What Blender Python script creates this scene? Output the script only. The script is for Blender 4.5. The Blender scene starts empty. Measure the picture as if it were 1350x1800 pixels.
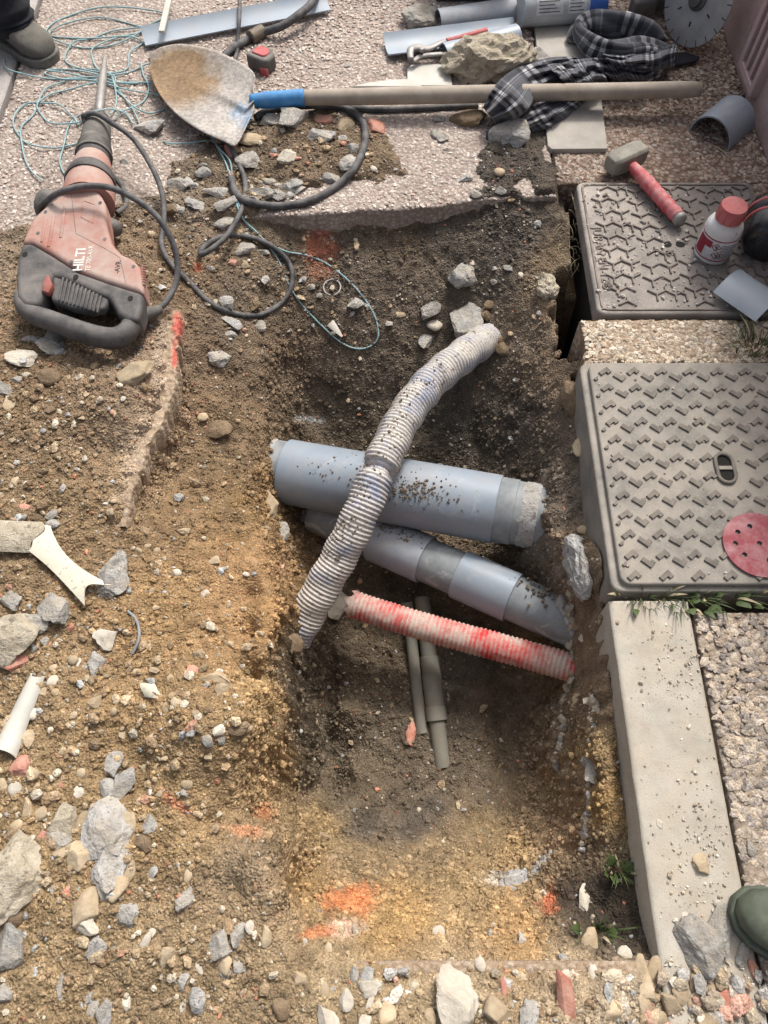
import bpy, bmesh, math, random
import numpy as np
from mathutils import Vector, Matrix, Euler, noise as mnoise

# ------------------------------------------------------------------ camera, sky, sun, exposure
SC = bpy.context.scene
COL = SC.collection
CAM_H, CAM_T, FPX = 1.40, math.radians(27.2), 1360.0
cam = bpy.data.cameras.new('camera')
cam.sensor_fit = 'VERTICAL'; cam.sensor_height = 24.0; cam.lens = 24.0 * FPX / 1800.0
cam.clip_start = 0.02; cam.clip_end = 300
camo = bpy.data.objects.new('camera', cam); COL.objects.link(camo)
camo.location = (0, 0, CAM_H); camo.rotation_euler = (CAM_T, 0, 0)
SC.camera = camo
SUN_EL, SUN_AZ = math.radians(52), math.radians(26)      # azimuth from +Y towards +X
world = bpy.data.worlds.new('World'); SC.world = world; world.use_nodes = True
wn = world.node_tree.nodes; wl = world.node_tree.links
bg = wn['Background']
sky = wn.new('ShaderNodeTexSky'); sky.sky_type = 'NISHITA'; sky.sun_disc = False
sky.sun_elevation = SUN_EL; sky.sun_rotation = SUN_AZ; sky.air_density = 0.75; sky.dust_density = 7.0; sky.ozone_density = 1.0
hsv = wn.new('ShaderNodeHueSaturation'); hsv.inputs['Saturation'].default_value = 0.5     # thin bright overcast
wl.new(sky.outputs[0], hsv.inputs['Color']); wl.new(hsv.outputs[0], bg.inputs[0]); bg.inputs[1].default_value = 0.15
sl = bpy.data.lights.new('sun', 'SUN'); sl.energy = 2.0; sl.angle = math.radians(9.0); sl.color = (1.0, 0.955, 0.89)
so = bpy.data.objects.new('sun', sl); COL.objects.link(so)
sd = Vector((math.sin(SUN_AZ) * math.cos(SUN_EL), math.cos(SUN_AZ) * math.cos(SUN_EL), math.sin(SUN_EL)))
so.rotation_euler = sd.to_track_quat('Z', 'Y').to_euler(); so.location = sd * 10
SC.view_settings.view_transform = 'Standard'; SC.view_settings.look = 'None'
SC.view_settings.exposure = 0.42; SC.view_settings.gamma = 1.0
SC.render.engine = 'CYCLES'
SC.cycles.use_denoising = True
SC.cycles.max_bounces = 6; SC.cycles.diffuse_bounces = 3; SC.cycles.glossy_bounces = 3

# ------------------------------------------------------------------ geometry helpers
CT, ST = math.cos(CAM_T), math.sin(CAM_T)
def P(px, py, z=0.0):
    """world point at height z behind photo pixel (px, py)"""
    dx = (px - 675.0) / FPX; dy = (900.0 - py) / FPX
    d = Vector((dx, dy * CT + ST, dy * ST - CT))
    t = (z - CAM_H) / d.z
    return Vector((d.x * t, d.y * t, z))
def proj(x, y, z):
    """photo pixel of world points (arrays allowed)"""
    zz = z - CAM_H
    cy = y * CT + zz * ST; cz = y * ST - zz * CT
    return 675.0 + FPX * x / cz, 900.0 - FPX * cy / cz
def mpp(px, py, z=0.0):
    p = P(px, py, z)
    return (p.y * ST - (z - CAM_H) * CT) / FPX

RND = random.Random(7)
NR = np.random.RandomState(11)
_tab = NR.rand(4096)
def vnoise(x, y, seed=0):
    xi = np.floor(x).astype(np.int64); yi = np.floor(y).astype(np.int64)
    fx = x - xi; fy = y - yi
    fx = fx * fx * (3 - 2 * fx); fy = fy * fy * (3 - 2 * fy)
    def h(a, b):
        n = (a * 374761393 + b * 668265263 + seed * 1442695041) & 0x7fffffff
        n = ((n ^ (n >> 13)) * 1274126177) & 0x7fffffff
        return _tab[(n ^ (n >> 16)) & 4095]
    return (h(xi, yi) * (1 - fx) + h(xi + 1, yi) * fx) * (1 - fy) + (h(xi, yi + 1) * (1 - fx) + h(xi + 1, yi + 1) * fx) * fy
def fbm(x, y, sc, octv=4, seed=0, gain=.5):
    s = 0; a = 1; t = 0
    for o in range(octv):
        s = s + a * (vnoise(x * sc * 2 ** o + 17.3 * o, y * sc * 2 ** o - 9.1 * o, seed + o) - .5); t += a; a *= gain
    return s / t * 2
def sstep(a, b, x):
    t = np.clip((x - a) / (b - a), 0, 1); return t * t * (3 - 2 * t)

def set_props(o, label=None, cat=None, group=None, kind=None):
    if label: o['label'] = label
    if cat: o['category'] = cat
    if group: o['group'] = group
    if kind: o['kind'] = kind
    return o
def thing(name, base, label, cat, group=None):
    o = bpy.data.objects.new(name, None); COL.objects.link(o)
    o.location = base; o.empty_display_size = .05
    return set_props(o, label, cat, group)
def wloc(o):
    v = Vector(o.location)
    while o.parent: o = o.parent; v += Vector(o.location)
    return v
def mk(name, verts, faces, mat, parent=None, smooth=True, uv=None, recenter=True, angle=None):
    """one mesh object from world-space vertices; its origin goes to the parent's base (or its own base)"""
    v = np.asarray([tuple(p) for p in verts], dtype=np.float64)
    if parent is not None: off = np.array(wloc(parent)); loc = (0, 0, 0)
    elif recenter: off = np.array([(v[:, 0].min() + v[:, 0].max()) / 2, (v[:, 1].min() + v[:, 1].max()) / 2, v[:, 2].min()]); loc = tuple(off)
    else: off = np.zeros(3); loc = (0, 0, 0)
    me = bpy.data.meshes.new(name); me.from_pydata((v - off).tolist(), [], [tuple(f) for f in faces]); me.update()
    if mat: me.materials.append(mat)
    if uv is not None:
        l = me.uv_layers.new(name='UVMap')
        for lp in me.loops: l.data[lp.index].uv = uv[lp.vertex_index]
    if smooth:
        me.polygons.foreach_set('use_smooth', [True] * len(me.polygons))
        if angle: 
            try: me.set_sharp_from_angle(angle=math.radians(angle))
            except Exception: pass
    o = bpy.data.objects.new(name, me); COL.objects.link(o); o.location = loc
    if parent is not None: o.parent = parent
    return o
def fix_normals(o):
    bm = bmesh.new(); bm.from_mesh(o.data); bmesh.ops.recalc_face_normals(bm, faces=bm.faces); bm.to_mesh(o.data); bm.free(); return o
def bevel(o, w, seg=3, ang=35):
    m = o.modifiers.new('bevel', 'BEVEL'); m.width = w; m.segments = seg; m.limit_method = 'ANGLE'; m.angle_limit = math.radians(ang)
    m.harden_normals = False
    return o
def spline(pts, n=8, closed=False):
    """Catmull-Rom through 3D points"""
    p = [Vector(q) for q in pts]; out = []
    N = len(p); rng = range(N if closed else N - 1)
    for i in rng:
        if closed: a, b, c, d = p[i - 1], p[i], p[(i + 1) % N], p[(i + 2) % N]
        else: a, b, c, d = p[max(i - 1, 0)], p[i], p[i + 1], p[min(i + 2, N - 1)]
        for k in range(n):
            t = k / n
            out.append(.5 * ((2 * b) + (c - a) * t + (2 * a - 5 * b + 4 * c - d) * t * t + (3 * b - a - 3 * c + d) * t ** 3))
    if not closed: out.append(p[-1].copy())
    return out
def resample(path, step):
    L = [0.0]
    for a, b in zip(path, path[1:]): L.append(L[-1] + (b - a).length)
    n = max(2, int(round(L[-1] / step))); out = []; j = 0
    for i in range(n + 1):
        s = L[-1] * i / n
        while j < len(L) - 2 and L[j + 1] < s: j += 1
        t = (s - L[j]) / max(L[j + 1] - L[j], 1e-9); out.append(path[j].lerp(path[j + 1], min(max(t, 0), 1)))
    return out
def tube(path, rad, seg=10, caps=True, squash=None, closed=False):
    """verts, faces of a tube; rad is a number, list, or f(i, k) -> radius"""
    n = len(path); V = []; F = []
    up = Vector((0, 0, 1)); prev = None
    for i, p in enumerate(path):
        t = (path[(i + 1) % n if closed else min(i + 1, n - 1)] - path[i - 1 if closed else max(i - 1, 0)])
        if t.length < 1e-9: t = Vector((1, 0, 0))
        t.normalize()
        if prev is None:
            s = t.cross(up)
            if s.length < .05: s = t.cross(Vector((0, 1, 0)))
        else: s = prev - t * prev.dot(t)
        s.normalize(); prev = s; u = s.cross(t)
        for k in range(seg):
            a = 2 * math.pi * k / seg
            r = rad(i, k) if callable(rad) else (rad[i] if hasattr(rad, '__len__') else rad)
            q = s * math.cos(a) * r + u * math.sin(a) * r * (squash or 1)
            V.append(p + q)
    m = n if closed else n - 1
    for i in range(m):
        for k in range(seg):
            a = i * seg + k; b = i * seg + (k + 1) % seg; j = ((i + 1) % n) * seg
            F.append((a, b, j + (k + 1) % seg, j + k))
    if caps and not closed:
        F.append(tuple(range(seg))[::-1]); F.append(tuple((n - 1) * seg + k for k in range(seg)))
    return V, F
def lathe(base, axis, profile, seg=28, ref=None):
    """profile: list of (distance along axis, radius)"""
    ax = Vector(axis).normalized(); s = ax.cross(Vector((0, 0, 1)) if abs(ax.z) < .9 else Vector((0, 1, 0))).normalized(); u = s.cross(ax)
    V = []; F = []
    for d, r in profile:
        for k in range(seg):
            a = 2 * math.pi * k / seg; V.append(Vector(base) + ax * d + s * math.cos(a) * r + u * math.sin(a) * r)
    n = len(profile)
    for i in range(n - 1):
        for k in range(seg): F.append((i * seg + k, i * seg + (k + 1) % seg, (i + 1) * seg + (k + 1) % seg, (i + 1) * seg + k))
    F.append(tuple(range(seg))[::-1]); F.append(tuple((n - 1) * seg + k for k in range(seg)))
    return V, F
def prism(outline, z0, z1):
    """outline: list of 2D/3D points (x, y) -> closed prism between heights z0, z1"""
    n = len(outline); V = [(p[0], p[1], z0) for p in outline] + [(p[0], p[1], z1) for p in outline]
    F = [tuple(range(n))[::-1], tuple(range(n, 2 * n))] + [(i, (i + 1) % n, n + (i + 1) % n, n + i) for i in range(n)]
    return V, F
def box_between(a, b, w, h):
    """bar with square ends from a to b, width w (horizontal), height h"""
    a = Vector(a); b = Vector(b); t = (b - a).normalized(); s = t.cross(Vector((0, 0, 1)))
    if s.length < .01: s = Vector((1, 0, 0))
    s.normalize(); u = s.cross(t)
    V = [c + s * (w / 2) * i + u * (h / 2) * j for c in (a, b) for i, j in ((-1, -1), (1, -1), (1, 1), (-1, 1))]
    return V, [(0, 1, 2, 3), (7, 6, 5, 4), (0, 4, 5, 1), (1, 5, 6, 2), (2, 6, 7, 3), (3, 7, 4, 0)]
def merge(*vf):
    V = []; F = []
    for v, f in vf:
        o = len(V); V += [Vector(p) for p in v]; F += [tuple(i + o for i in q) for q in f]
    return V, F
def arc_shell(a, b, r, a0, a1, th, up, nseg=14, nlen=6, wob=None, ra=None):
    """piece of a pipe wall: axis a -> b, outer radius r, angles a0..a1 (degrees, 0 = up direction), wall th"""
    a = Vector(a); b = Vector(b); t = (b - a).normalized(); up = Vector(up); up = (up - t * up.dot(t)).normalized(); s = t.cross(up)
    V = []; F = []; W = nseg + 1
    for side, rr in enumerate((0.0, -th)):
        for i in range(nlen + 1):
            for k in range(W):
                f = k / nseg; fi = i / nlen
                ang = math.radians(a0 + (a1 - a0) * f); q = fi
                if wob: q, ang = wob(fi, f, ang)
                rad = (r if ra is None else r + (ra - r) * fi) + rr
                V.append(a + (b - a) * q + up * math.cos(ang) * rad + s * math.sin(ang) * rad)
    N = (nlen + 1) * W
    for i in range(nlen):
        for k in range(nseg):
            q = i * W + k; F.append((q, q + 1, q + W + 1, q + W)); F.append((N + q, N + q + W, N + q + W + 1, N + q + 1))
    for i in range(nlen):
        q = i * W; F.append((q, q + W, N + q + W, N + q)); q = i * W + nseg; F.append((q, N + q, N + q + W, q + W))
    for k in range(nseg):
        q = k; F.append((q, N + q, N + q + 1, q + 1)); q = nlen * W + k; F.append((q, q + 1, N + q + 1, N + q))
    return V, F

# ------------------------------------------------------------------ materials
def _ramp(nt, fac, stops):
    r = nt.nodes.new('ShaderNodeValToRGB'); r.color_ramp.interpolation = 'LINEAR'
    e = r.color_ramp.elements
    while len(e) < len(stops): e.new(.5)
    for q, (p, c) in zip(e, stops): q.position = p; q.color = (*c[:3], 1) if len(c) >= 3 else (c[0], c[0], c[0], 1)
    nt.links.new(fac, r.inputs[0]); return r.outputs[0]
def _noise(nt, vec, scale, detail=5, rough=.6, dist=0):
    n = nt.nodes.new('ShaderNodeTexNoise'); n.inputs['Scale'].default_value = scale; n.inputs['Detail'].default_value = detail
    n.inputs['Roughness'].default_value = rough; n.inputs['Distortion'].default_value = dist; nt.links.new(vec, n.inputs['Vector']); return n.outputs['Fac']
def _mix(nt, fac, a, b, mode='MIX'):
    m = nt.nodes.new('ShaderNodeMix'); m.data_type = 'RGBA'; m.blend_type = mode
    for s, v in ((m.inputs[0], fac), (m.inputs[6], a), (m.inputs[7], b)):
        if hasattr(v, 'links') or isinstance(v, bpy.types.NodeSocket): nt.links.new(v, s)
        elif isinstance(v, (int, float)): s.default_value = v
        else: s.default_value = (*v[:3], 1)
    return m.outputs[2]
def _math(nt, op, a, b=0.0, clamp=False):
    m = nt.nodes.new('ShaderNodeMath'); m.operation = op; m.use_clamp = clamp
    for s, v in ((m.inputs[0], a), (m.inputs[1], b)):
        if isinstance(v, bpy.types.NodeSocket): nt.links.new(v, s)
        else: s.default_value = v
    return m.outputs[0]
def g(v): return (v, v, v)
def material(name, c1, c2=None, scale=25, rough=.85, spec=.3, metal=0, bump=.3, bscale=150, bdist=.002, dust=0, dustc=(.36, .30, .24), dscale=35,
             speck=None, rand=0, shade_grad=None, vcol=False, lo=.35, hi=.65, coat=0, scratch=0, dthr=.5):
    m = bpy.data.materials.new(name); m.use_nodes = True; nt = m.node_tree; b = nt.nodes['Principled BSDF']
    geo = nt.nodes.new('ShaderNodeNewGeometry'); pos = geo.outputs['Position']
    c2 = c2 or c1
    if vcol:
        at = nt.nodes.new('ShaderNodeAttribute'); at.attribute_name = 'Col'
        f = _noise(nt, pos, scale, 6, .65)
        v = _ramp(nt, f, [(lo, g(c1)), (hi, g(c2))])
        col = _mix(nt, 1.0, at.outputs['Color'], v, 'MULTIPLY')
        f2 = _noise(nt, pos, scale * 9, 3, .7)
        col = _mix(nt, 1.0, col, _ramp(nt, f2, [(.3, g(.62)), (.5, g(1.0)), (.72, g(1.45))]), 'MULTIPLY')
    else:
        f = _noise(nt, pos, scale, 6, .62)
        col = _ramp(nt, f, [(lo, c1), (hi, c2)])
    if rand:
        oi = nt.nodes.new('ShaderNodeObjectInfo')
        v = _math(nt, 'ADD', _math(nt, 'MULTIPLY', oi.outputs['Random'], 2 * rand), 1 - rand)
        cc = nt.nodes.new('ShaderNodeCombineColor')
        for i in range(3): nt.links.new(v, cc.inputs[i])
        col = _mix(nt, 1.0, col, cc.outputs[0], 'MULTIPLY')
    if speck:
        sc_, thr, sco = speck
        f3 = _noise(nt, pos, sc_, 2, .5)
        col = _mix(nt, _ramp(nt, f3, [(thr, g(0)), (thr + .06, g(1))]), col, sco)
    r = rough
    if scratch:
        f4 = _noise(nt, pos, 14, 8, .75, 1.2)
        col = _mix(nt, _math(nt, 'MULTIPLY', _ramp(nt, f4, [(.56, g(0)), (.64, g(1))]), scratch), col, (.55, .55, .54))
    if dust:
        sep = nt.nodes.new('ShaderNodeSeparateXYZ'); nt.links.new(geo.outputs['Normal'], sep.inputs[0])
        upf = _math(nt, 'ADD', _math(nt, 'MULTIPLY', sep.outputs[2], .45), .5, True)
        f5 = _ramp(nt, _noise(nt, pos, dscale, 7, .7), [(dthr - .16, g(0)), (dthr + .16, g(1))])
        fac = _math(nt, 'MULTIPLY', _math(nt, 'MULTIPLY', f5, upf), dust, True)
        if shade_grad:  # dust fades along X: paints the wall's shadow into the colour
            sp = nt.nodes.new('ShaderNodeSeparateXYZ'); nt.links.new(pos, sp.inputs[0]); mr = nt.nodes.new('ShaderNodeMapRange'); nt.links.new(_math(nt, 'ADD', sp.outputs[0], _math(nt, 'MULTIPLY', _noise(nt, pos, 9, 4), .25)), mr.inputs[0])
            mr.inputs[1].default_value = shade_grad[0] + .125; mr.inputs[2].default_value = shade_grad[1] + .125; mr.inputs[3].default_value = 1.0; mr.inputs[4].default_value = .22
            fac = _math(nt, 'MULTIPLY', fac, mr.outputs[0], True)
        col = _mix(nt, fac, col, dustc)
        rr = nt.nodes.new('ShaderNodeMapRange'); nt.links.new(fac, rr.inputs[0]); rr.inputs[3].default_value = rough; rr.inputs[4].default_value = .95
        nt.links.new(rr.outputs[0], b.inputs['Roughness'])
    else: b.inputs['Roughness'].default_value = r
    nt.links.new(col, b.inputs['Base Color'])
    b.inputs['Specular IOR Level'].default_value = spec; b.inputs['Metallic'].default_value = metal
    if coat: b.inputs['Coat Weight'].default_value = coat
    if bump:
        bn = nt.nodes.new('ShaderNodeBump'); bn.inputs['Strength'].default_value = bump; bn.inputs['Distance'].default_value = bdist
        h = _noise(nt, pos, bscale, 5, .7); nt.links.new(h, bn.inputs['Height']); nt.links.new(bn.outputs[0], b.inputs['Normal'])
    return m
MT = {}
def soil_material(name, bump=1.0):
    m = bpy.data.materials.new(name); m.use_nodes = True; nt = m.node_tree; b = nt.nodes['Principled BSDF']
    geo = nt.nodes.new('ShaderNodeNewGeometry'); pos = geo.outputs['Position']
    at = nt.nodes.new('ShaderNodeAttribute'); at.attribute_name = 'Col'
    col = _mix(nt, 1.0, at.outputs['Color'], _ramp(nt, _noise(nt, pos, 26, 6, .65), [(.33, g(.72)), (.67, g(1.28))]), 'MULTIPLY')
    col = _mix(nt, 1.0, col, _ramp(nt, _noise(nt, pos, 330, 3, .7), [(.3, g(.6)), (.5, g(1)), (.72, g(1.5))]), 'MULTIPLY')
    vo = nt.nodes.new('ShaderNodeTexVoronoi'); vo.inputs['Scale'].default_value = 210; nt.links.new(pos, vo.inputs['Vector'])
    col = _mix(nt, .35, col, _mix(nt, 1.0, col, _ramp(nt, vo.outputs['Color'], [(.0, g(.55)), (1, g(1.5))]), 'MULTIPLY'))
    nt.links.new(col, b.inputs['Base Color']); b.inputs['Roughness'].default_value = .97; b.inputs['Specular IOR Level'].default_value = .12
    if bump:
        h1 = _noise(nt, pos, 90, 6, .7)
        vh = _math(nt, 'MULTIPLY', vo.outputs['Distance'], -.9)
        h = _math(nt, 'ADD', h1, vh)
        bn = nt.nodes.new('ShaderNodeBump'); bn.inputs['Strength'].default_value = bump; bn.inputs['Distance'].default_value = .0045
        nt.links.new(h, bn.inputs['Height']); nt.links.new(bn.outputs[0], b.inputs['Normal'])
    return m
def aggregate_material(name, cols, mort, scale=75, bump=.9, dirt=(.2, .15, .10), dirtamt=.5):
    """washed concrete: pebbles of several colours set in mortar"""
    m = bpy.data.materials.new(name); m.use_nodes = True; nt = m.node_tree; b = nt.nodes['Principled BSDF']
    geo = nt.nodes.new('ShaderNodeNewGeometry'); pos = geo.outputs['Position']
    wob = nt.nodes.new('ShaderNodeMix'); wob.data_type = 'VECTOR'
    nn = nt.nodes.new('ShaderNodeTexNoise'); nn.inputs['Scale'].default_value = 60; nt.links.new(pos, nn.inputs['Vector'])
    vm = nt.nodes.new('ShaderNodeVectorMath'); vm.operation = 'MULTIPLY_ADD'; nt.links.new(nn.outputs['Color'], vm.inputs[0]); vm.inputs[1].default_value = (.008,) * 3; nt.links.new(pos, vm.inputs[2])
    vo = nt.nodes.new('ShaderNodeTexVoronoi'); vo.inputs['Scale'].default_value = scale; nt.links.new(vm.outputs[0], vo.inputs['Vector'])
    n = len(cols); sep = nt.nodes.new('ShaderNodeSeparateColor'); nt.links.new(vo.outputs['Color'], sep.inputs[0])
    pc = _ramp(nt, sep.outputs[0], [(i / max(n - 1, 1), c) for i, c in enumerate(cols)])
    big = _noise(nt, pos, 5, 6, .65)
    edge = _ramp(nt, vo.outputs['Distance'], [(.38, g(0)), (.62, g(1))])
    col = _mix(nt, edge, pc, mort)
    col = _mix(nt, _math(nt, 'MULTIPLY', _ramp(nt, big, [(.42, g(0)), (.68, g(1))]), dirtamt), col, dirt)
    col = _mix(nt, 1.0, col, _ramp(nt, _noise(nt, pos, 260, 3, .7), [(.3, g(.75)), (.7, g(1.22))]), 'MULTIPLY')
    nt.links.new(col, b.inputs['Base Color']); b.inputs['Roughness'].default_value = .93; b.inputs['Specular IOR Level'].default_value = .2
    bn = nt.nodes.new('ShaderNodeBump'); bn.inputs['Strength'].default_value = bump; bn.inputs['Distance'].default_value = .005
    h = _math(nt, 'ADD', _math(nt, 'MULTIPLY', vo.outputs['Distance'], -1.0), _math(nt, 'MULTIPLY', _noise(nt, pos, 170, 5, .7), .7))
    nt.links.new(h, bn.inputs['Height']); nt.links.new(bn.outputs[0], b.inputs['Normal'])
    return m
MT['soil'] = soil_material('soil')
MT['crumb'] = soil_material('crumb', .5)
MT['pave'] = aggregate_material('washed_concrete_pink', [(.40, .335, .285), (.49, .425, .37), (.37, .30, .255), (.55, .49, .435), (.44, .385, .34)], (.34, .28, .24), 95, 1.0, (.22, .175, .15), .5)
MT['pave_red'] = aggregate_material('washed_concrete_red', [(.30, .21, .16), (.42, .33, .27), (.24, .17, .13), (.48, .42, .36), (.35, .25, .19)], (.17, .115, .085), 80, 1.0, (.13, .095, .075), .6)
MT['apron'] = aggregate_material('rough_concrete', [(.44, .35, .26), (.52, .43, .33), (.38, .29, .21), (.55, .48, .40)], (.36, .27, .19), 85, 1.0, (.24, .17, .11), .5)
MT['apron_dusty'] = aggregate_material('dusty_old_paving', [(.42, .32, .225), (.50, .40, .295), (.36, .27, .185), (.54, .46, .36)], (.40, .30, .21), 75, 1.0, (.33, .24, .16), .5)
def add_paint(m, c):
    nt = m.node_tree; b = nt.nodes['Principled BSDF']; src = b.inputs['Base Color'].links[0].from_socket; at = nt.nodes.new('ShaderNodeAttribute'); at.attribute_name = 'paint'
    nt.links.new(_mix(nt, at.outputs['Fac'], src, c), b.inputs['Base Color'])
add_paint(MT['apron_dusty'], (.60, .13, .10))
MT['pebbled'] = aggregate_material('pebble_paving', [(.38, .31, .24), (.46, .39, .31), (.31, .26, .215), (.50, .44, .36), (.29, .255, .23)], (.32, .255, .20), 92, .7, (.28, .215, .155), .5)
MT['concrete'] = material('concrete', (.36, .335, .28), (.475, .45, .385), scale=13, bump=.5, scratch=.12, bscale=260, bdist=.0015, speck=(420, .62, (.27, .25, .22)), dust=.55, dustc=(.44, .36, .27), dscale=11)
MT['tile'] = material('concrete_tile', (.33, .31, .275), (.43, .41, .37), scale=14, bump=.25, bscale=320, bdist=.001, speck=(420, .6, (.24, .22, .20)), dust=.3)
MT['slab_grey'] = material('grey_slab', (.34, .31, .29), (.42, .39, .36), scale=12, bump=.5, bscale=160, speck=(300, .6, (.22, .2, .19)))
MT['wall'] = material('wall_render', (.42, .30, .28), (.50, .37, .345), scale=10, bump=.7, bscale=110, bdist=.006, speck=(90, .68, (.30, .21, .19)))
MT['wall_trim'] = material('vent_frame', (.45, .32, .31), (.50, .37, .355), scale=20, bump=.2)
MT['dark'] = material('dark_void', (.012, .011, .010), (.02, .018, .016), bump=.4)
MT['cast'] = material('cover_lower', (.165, .157, .142), (.245, .232, .208), scale=14, rough=.8, bump=.5, bscale=200, bdist=.0015, dust=.85, dustc=(.375, .335, .28), dscale=7, dthr=.50, speck=(260, .64, (.36, .32, .27)))
MT['cast_tread'] = material('cover_tread', (.12, .11, .096), (.19, .175, .15), scale=40, rough=.75, bump=.3, bscale=220, bdist=.001, dust=.35, dustc=(.30, .24, .19), dscale=20)
MT['cast_up'] = material('cover_upper', (.13, .118, .108), (.21, .192, .175), scale=10, rough=.85, bump=.8, bscale=200, bdist=.002, dust=1.0, dustc=(.46, .41, .36), dscale=9, dthr=.46, shade_grad=(.52, .86))  # real dust, but its darker wall side is the wall's shadow painted in
MT['cast_rib'] = material('cover_rib', (.11, .095, .085), (.19, .165, .145), scale=30, rough=.85, bump=.4, dust=.75, dustc=(.40, .34, .29), dscale=16, shade_grad=(.52, .90))  # ribs carry the same painted wall shadow as the lid
MT['pvc'] = material('grey_pvc', (.205, .25, .30), (.255, .30, .35), scale=7, rough=.38, spec=.45, bump=.05, bscale=60, bdist=.001, scratch=.2, dust=.42, dustc=(.34, .30, .25), dscale=16, dthr=.56)
MT['pvc_light'] = material('grey_pvc_clean', (.27, .325, .385), (.33, .38, .435), scale=6, rough=.42, spec=.45, bump=.05, bscale=60, bdist=.001, dust=.35, dustc=(.45, .42, .38), dscale=14, dthr=.58)
MT['pvc_dusty'] = material('grey_pvc_dusty', (.24, .275, .33), (.30, .335, .39), scale=9, rough=.5, bump=.06, bscale=60, bdist=.001, dust=.65, dustc=(.44, .42, .39), dscale=25, dthr=.5, scratch=.3)
MT['pvc_dark'] = material('grey_pvc_glued', (.135, .155, .165), (.24, .26, .27), scale=16, rough=.55, spec=.35, bump=.15, bscale=40, bdist=.001, scratch=.55, dust=.3, dustc=(.42, .42, .40), dscale=18)
MT['pvc_olive'] = material('grey_pvc_small', (.155, .16, .14), (.21, .21, .18), scale=20, rough=.7, bump=.2, dust=.7, dustc=(.22, .175, .125), dscale=38)
MT['pvc_cream'] = material('cream_plastic', (.52, .49, .38), (.62, .59, .48), scale=14, rough=.55, bump=.08, speck=(160, .64, (.33, .30, .23)), dust=.25)
MT['pvc_white'] = material('pale_plastic', (.45, .455, .42), (.56, .55, .50), scale=12, rough=.5, bump=.08, dust=.45, dustc=(.46, .39, .29), dscale=30)
MT['wood'] = material('handle_wood', (.27, .225, .175), (.38, .33, .27), scale=18, rough=.8, bump=.3, bscale=90, bdist=.001, dust=.4, dustc=(.40, .36, .32))
MT['blade'] = material('shovel_steel', .82, 1.18, scale=12, vcol=True, rough=.7, metal=.1, bump=.35, bscale=220, bdist=.001)
MT['blue'] = material('blue_paint', (.035, .20, .46), (.06, .27, .55), scale=25, rough=.5, bump=.15, dust=.35, dustc=(.35, .36, .38), dscale=40, dthr=.56)
MT['steel'] = material('dirty_steel', (.24, .23, .22), (.36, .345, .33), scale=30, rough=.5, metal=.5, bump=.2, dust=.5, dustc=(.36, .33, .30))
MT['hammer_head'] = material('sledge_head', (.19, .18, .155), (.29, .275, .24), scale=30, rough=.7, metal=.2, bump=.5, bscale=120, dust=.6, dustc=(.36, .34, .28), dscale=30)
MT['red_grip'] = material('red_fibreglass', (.46, .055, .07), (.56, .09, .10), scale=20, rough=.6, bump=.3, dust=.85, dustc=(.55, .42, .40), dscale=40, dthr=.52)
MT['red_house'] = material('red_housing', (.29, .10, .075), (.38, .15, .11), scale=12, rough=.7, spec=.3, bump=.3, bscale=160, bdist=.001, dust=1.0, dustc=(.40, .32, .275), dscale=11, dthr=.44, scratch=.2)
MT['black_house'] = material('black_housing', (.030, .031, .033), (.055, .055, .056), scale=14, rough=.6, spec=.35, bump=.2, bscale=160, bdist=.001, dust=.75, dustc=(.24, .215, .195), dscale=13, dthr=.5)
MT['black_dusty'] = material('dusty_rubber', (.07, .068, .063), (.12, .115, .105), scale=18, rough=.8, bump=.25, dust=.65, dustc=(.30, .275, .245), dscale=22)
MT['cable'] = material('cable_rubber', (.035, .036, .038), (.07, .07, .072), scale=30, rough=.65, bump=.15, dust=.55, dustc=(.28, .265, .25), dscale=30)
MT['string'] = material('turquoise_string', (.20, .37, .41), (.32, .47, .49), scale=40, rough=.8, bump=.3, dust=.4, dustc=(.40, .38, .32), dscale=16)
MT['red_plastic'] = material('red_plastic', (.40, .04, .045), (.48, .07, .07), scale=20, rough=.5, bump=.1, dust=.5, dustc=(.45, .32, .30))
MT['white_plastic'] = material('white_bottle', (.62, .62, .61), (.72, .72, .71), scale=18, rough=.5, bump=.06, speck=(130, .66, (.36, .34, .32)), dust=.2)
MT['label'] = material('paper_label', (.45, .46, .48), (.62, .63, .64), scale=70, rough=.7, bump=.05)
MT['crimson'] = material('crimson_print', (.22, .015, .035), (.30, .03, .05), scale=30, rough=.6, bump=0)
MT['cap_red'] = material('dusty_red_cap', (.40, .085, .085), (.48, .13, .125), scale=22, rough=.65, bump=.15, dust=.5, dustc=(.55, .33, .31), dscale=24)
MT['ink'] = material('black_print', (.02, .02, .02), (.03, .03, .03), rough=.7, bump=0)
MT['white_ink'] = material('white_print', (.58, .54, .50), (.70, .66, .62), scale=80, rough=.7, bump=0)
MT['gloss_black'] = material('gloss_black', (.010, .010, .012), (.018, .018, .02), rough=.25, spec=.5, bump=.03, dust=.12, dustc=(.3, .28, .26), dscale=60, dthr=.6)
MT['sand_disc'] = material('abrasive_disc', (.25, .055, .07), (.34, .10, .11), scale=16, rough=.9, bump=.4, bscale=500, bdist=.0006, dust=.7, dustc=(.56, .42, .42), dscale=22, dthr=.60)
MT['disc_steel'] = material('diamond_disc', (.30, .30, .30), (.40, .40, .395), scale=20, rough=.55, metal=.4, bump=.1, dust=.3)
MT['can'] = material('grey_can', (.36, .395, .43), (.44, .47, .50), scale=12, rough=.45, bump=.05, dust=.4, dustc=(.45, .43, .4), dscale=18, speck=(120, .66, (.2, .2, .2)))
MT['can_blue'] = material('blue_can_end', (.03, .09, .32), (.05, .13, .40), scale=20, rough=.4, bump=.05)
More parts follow.
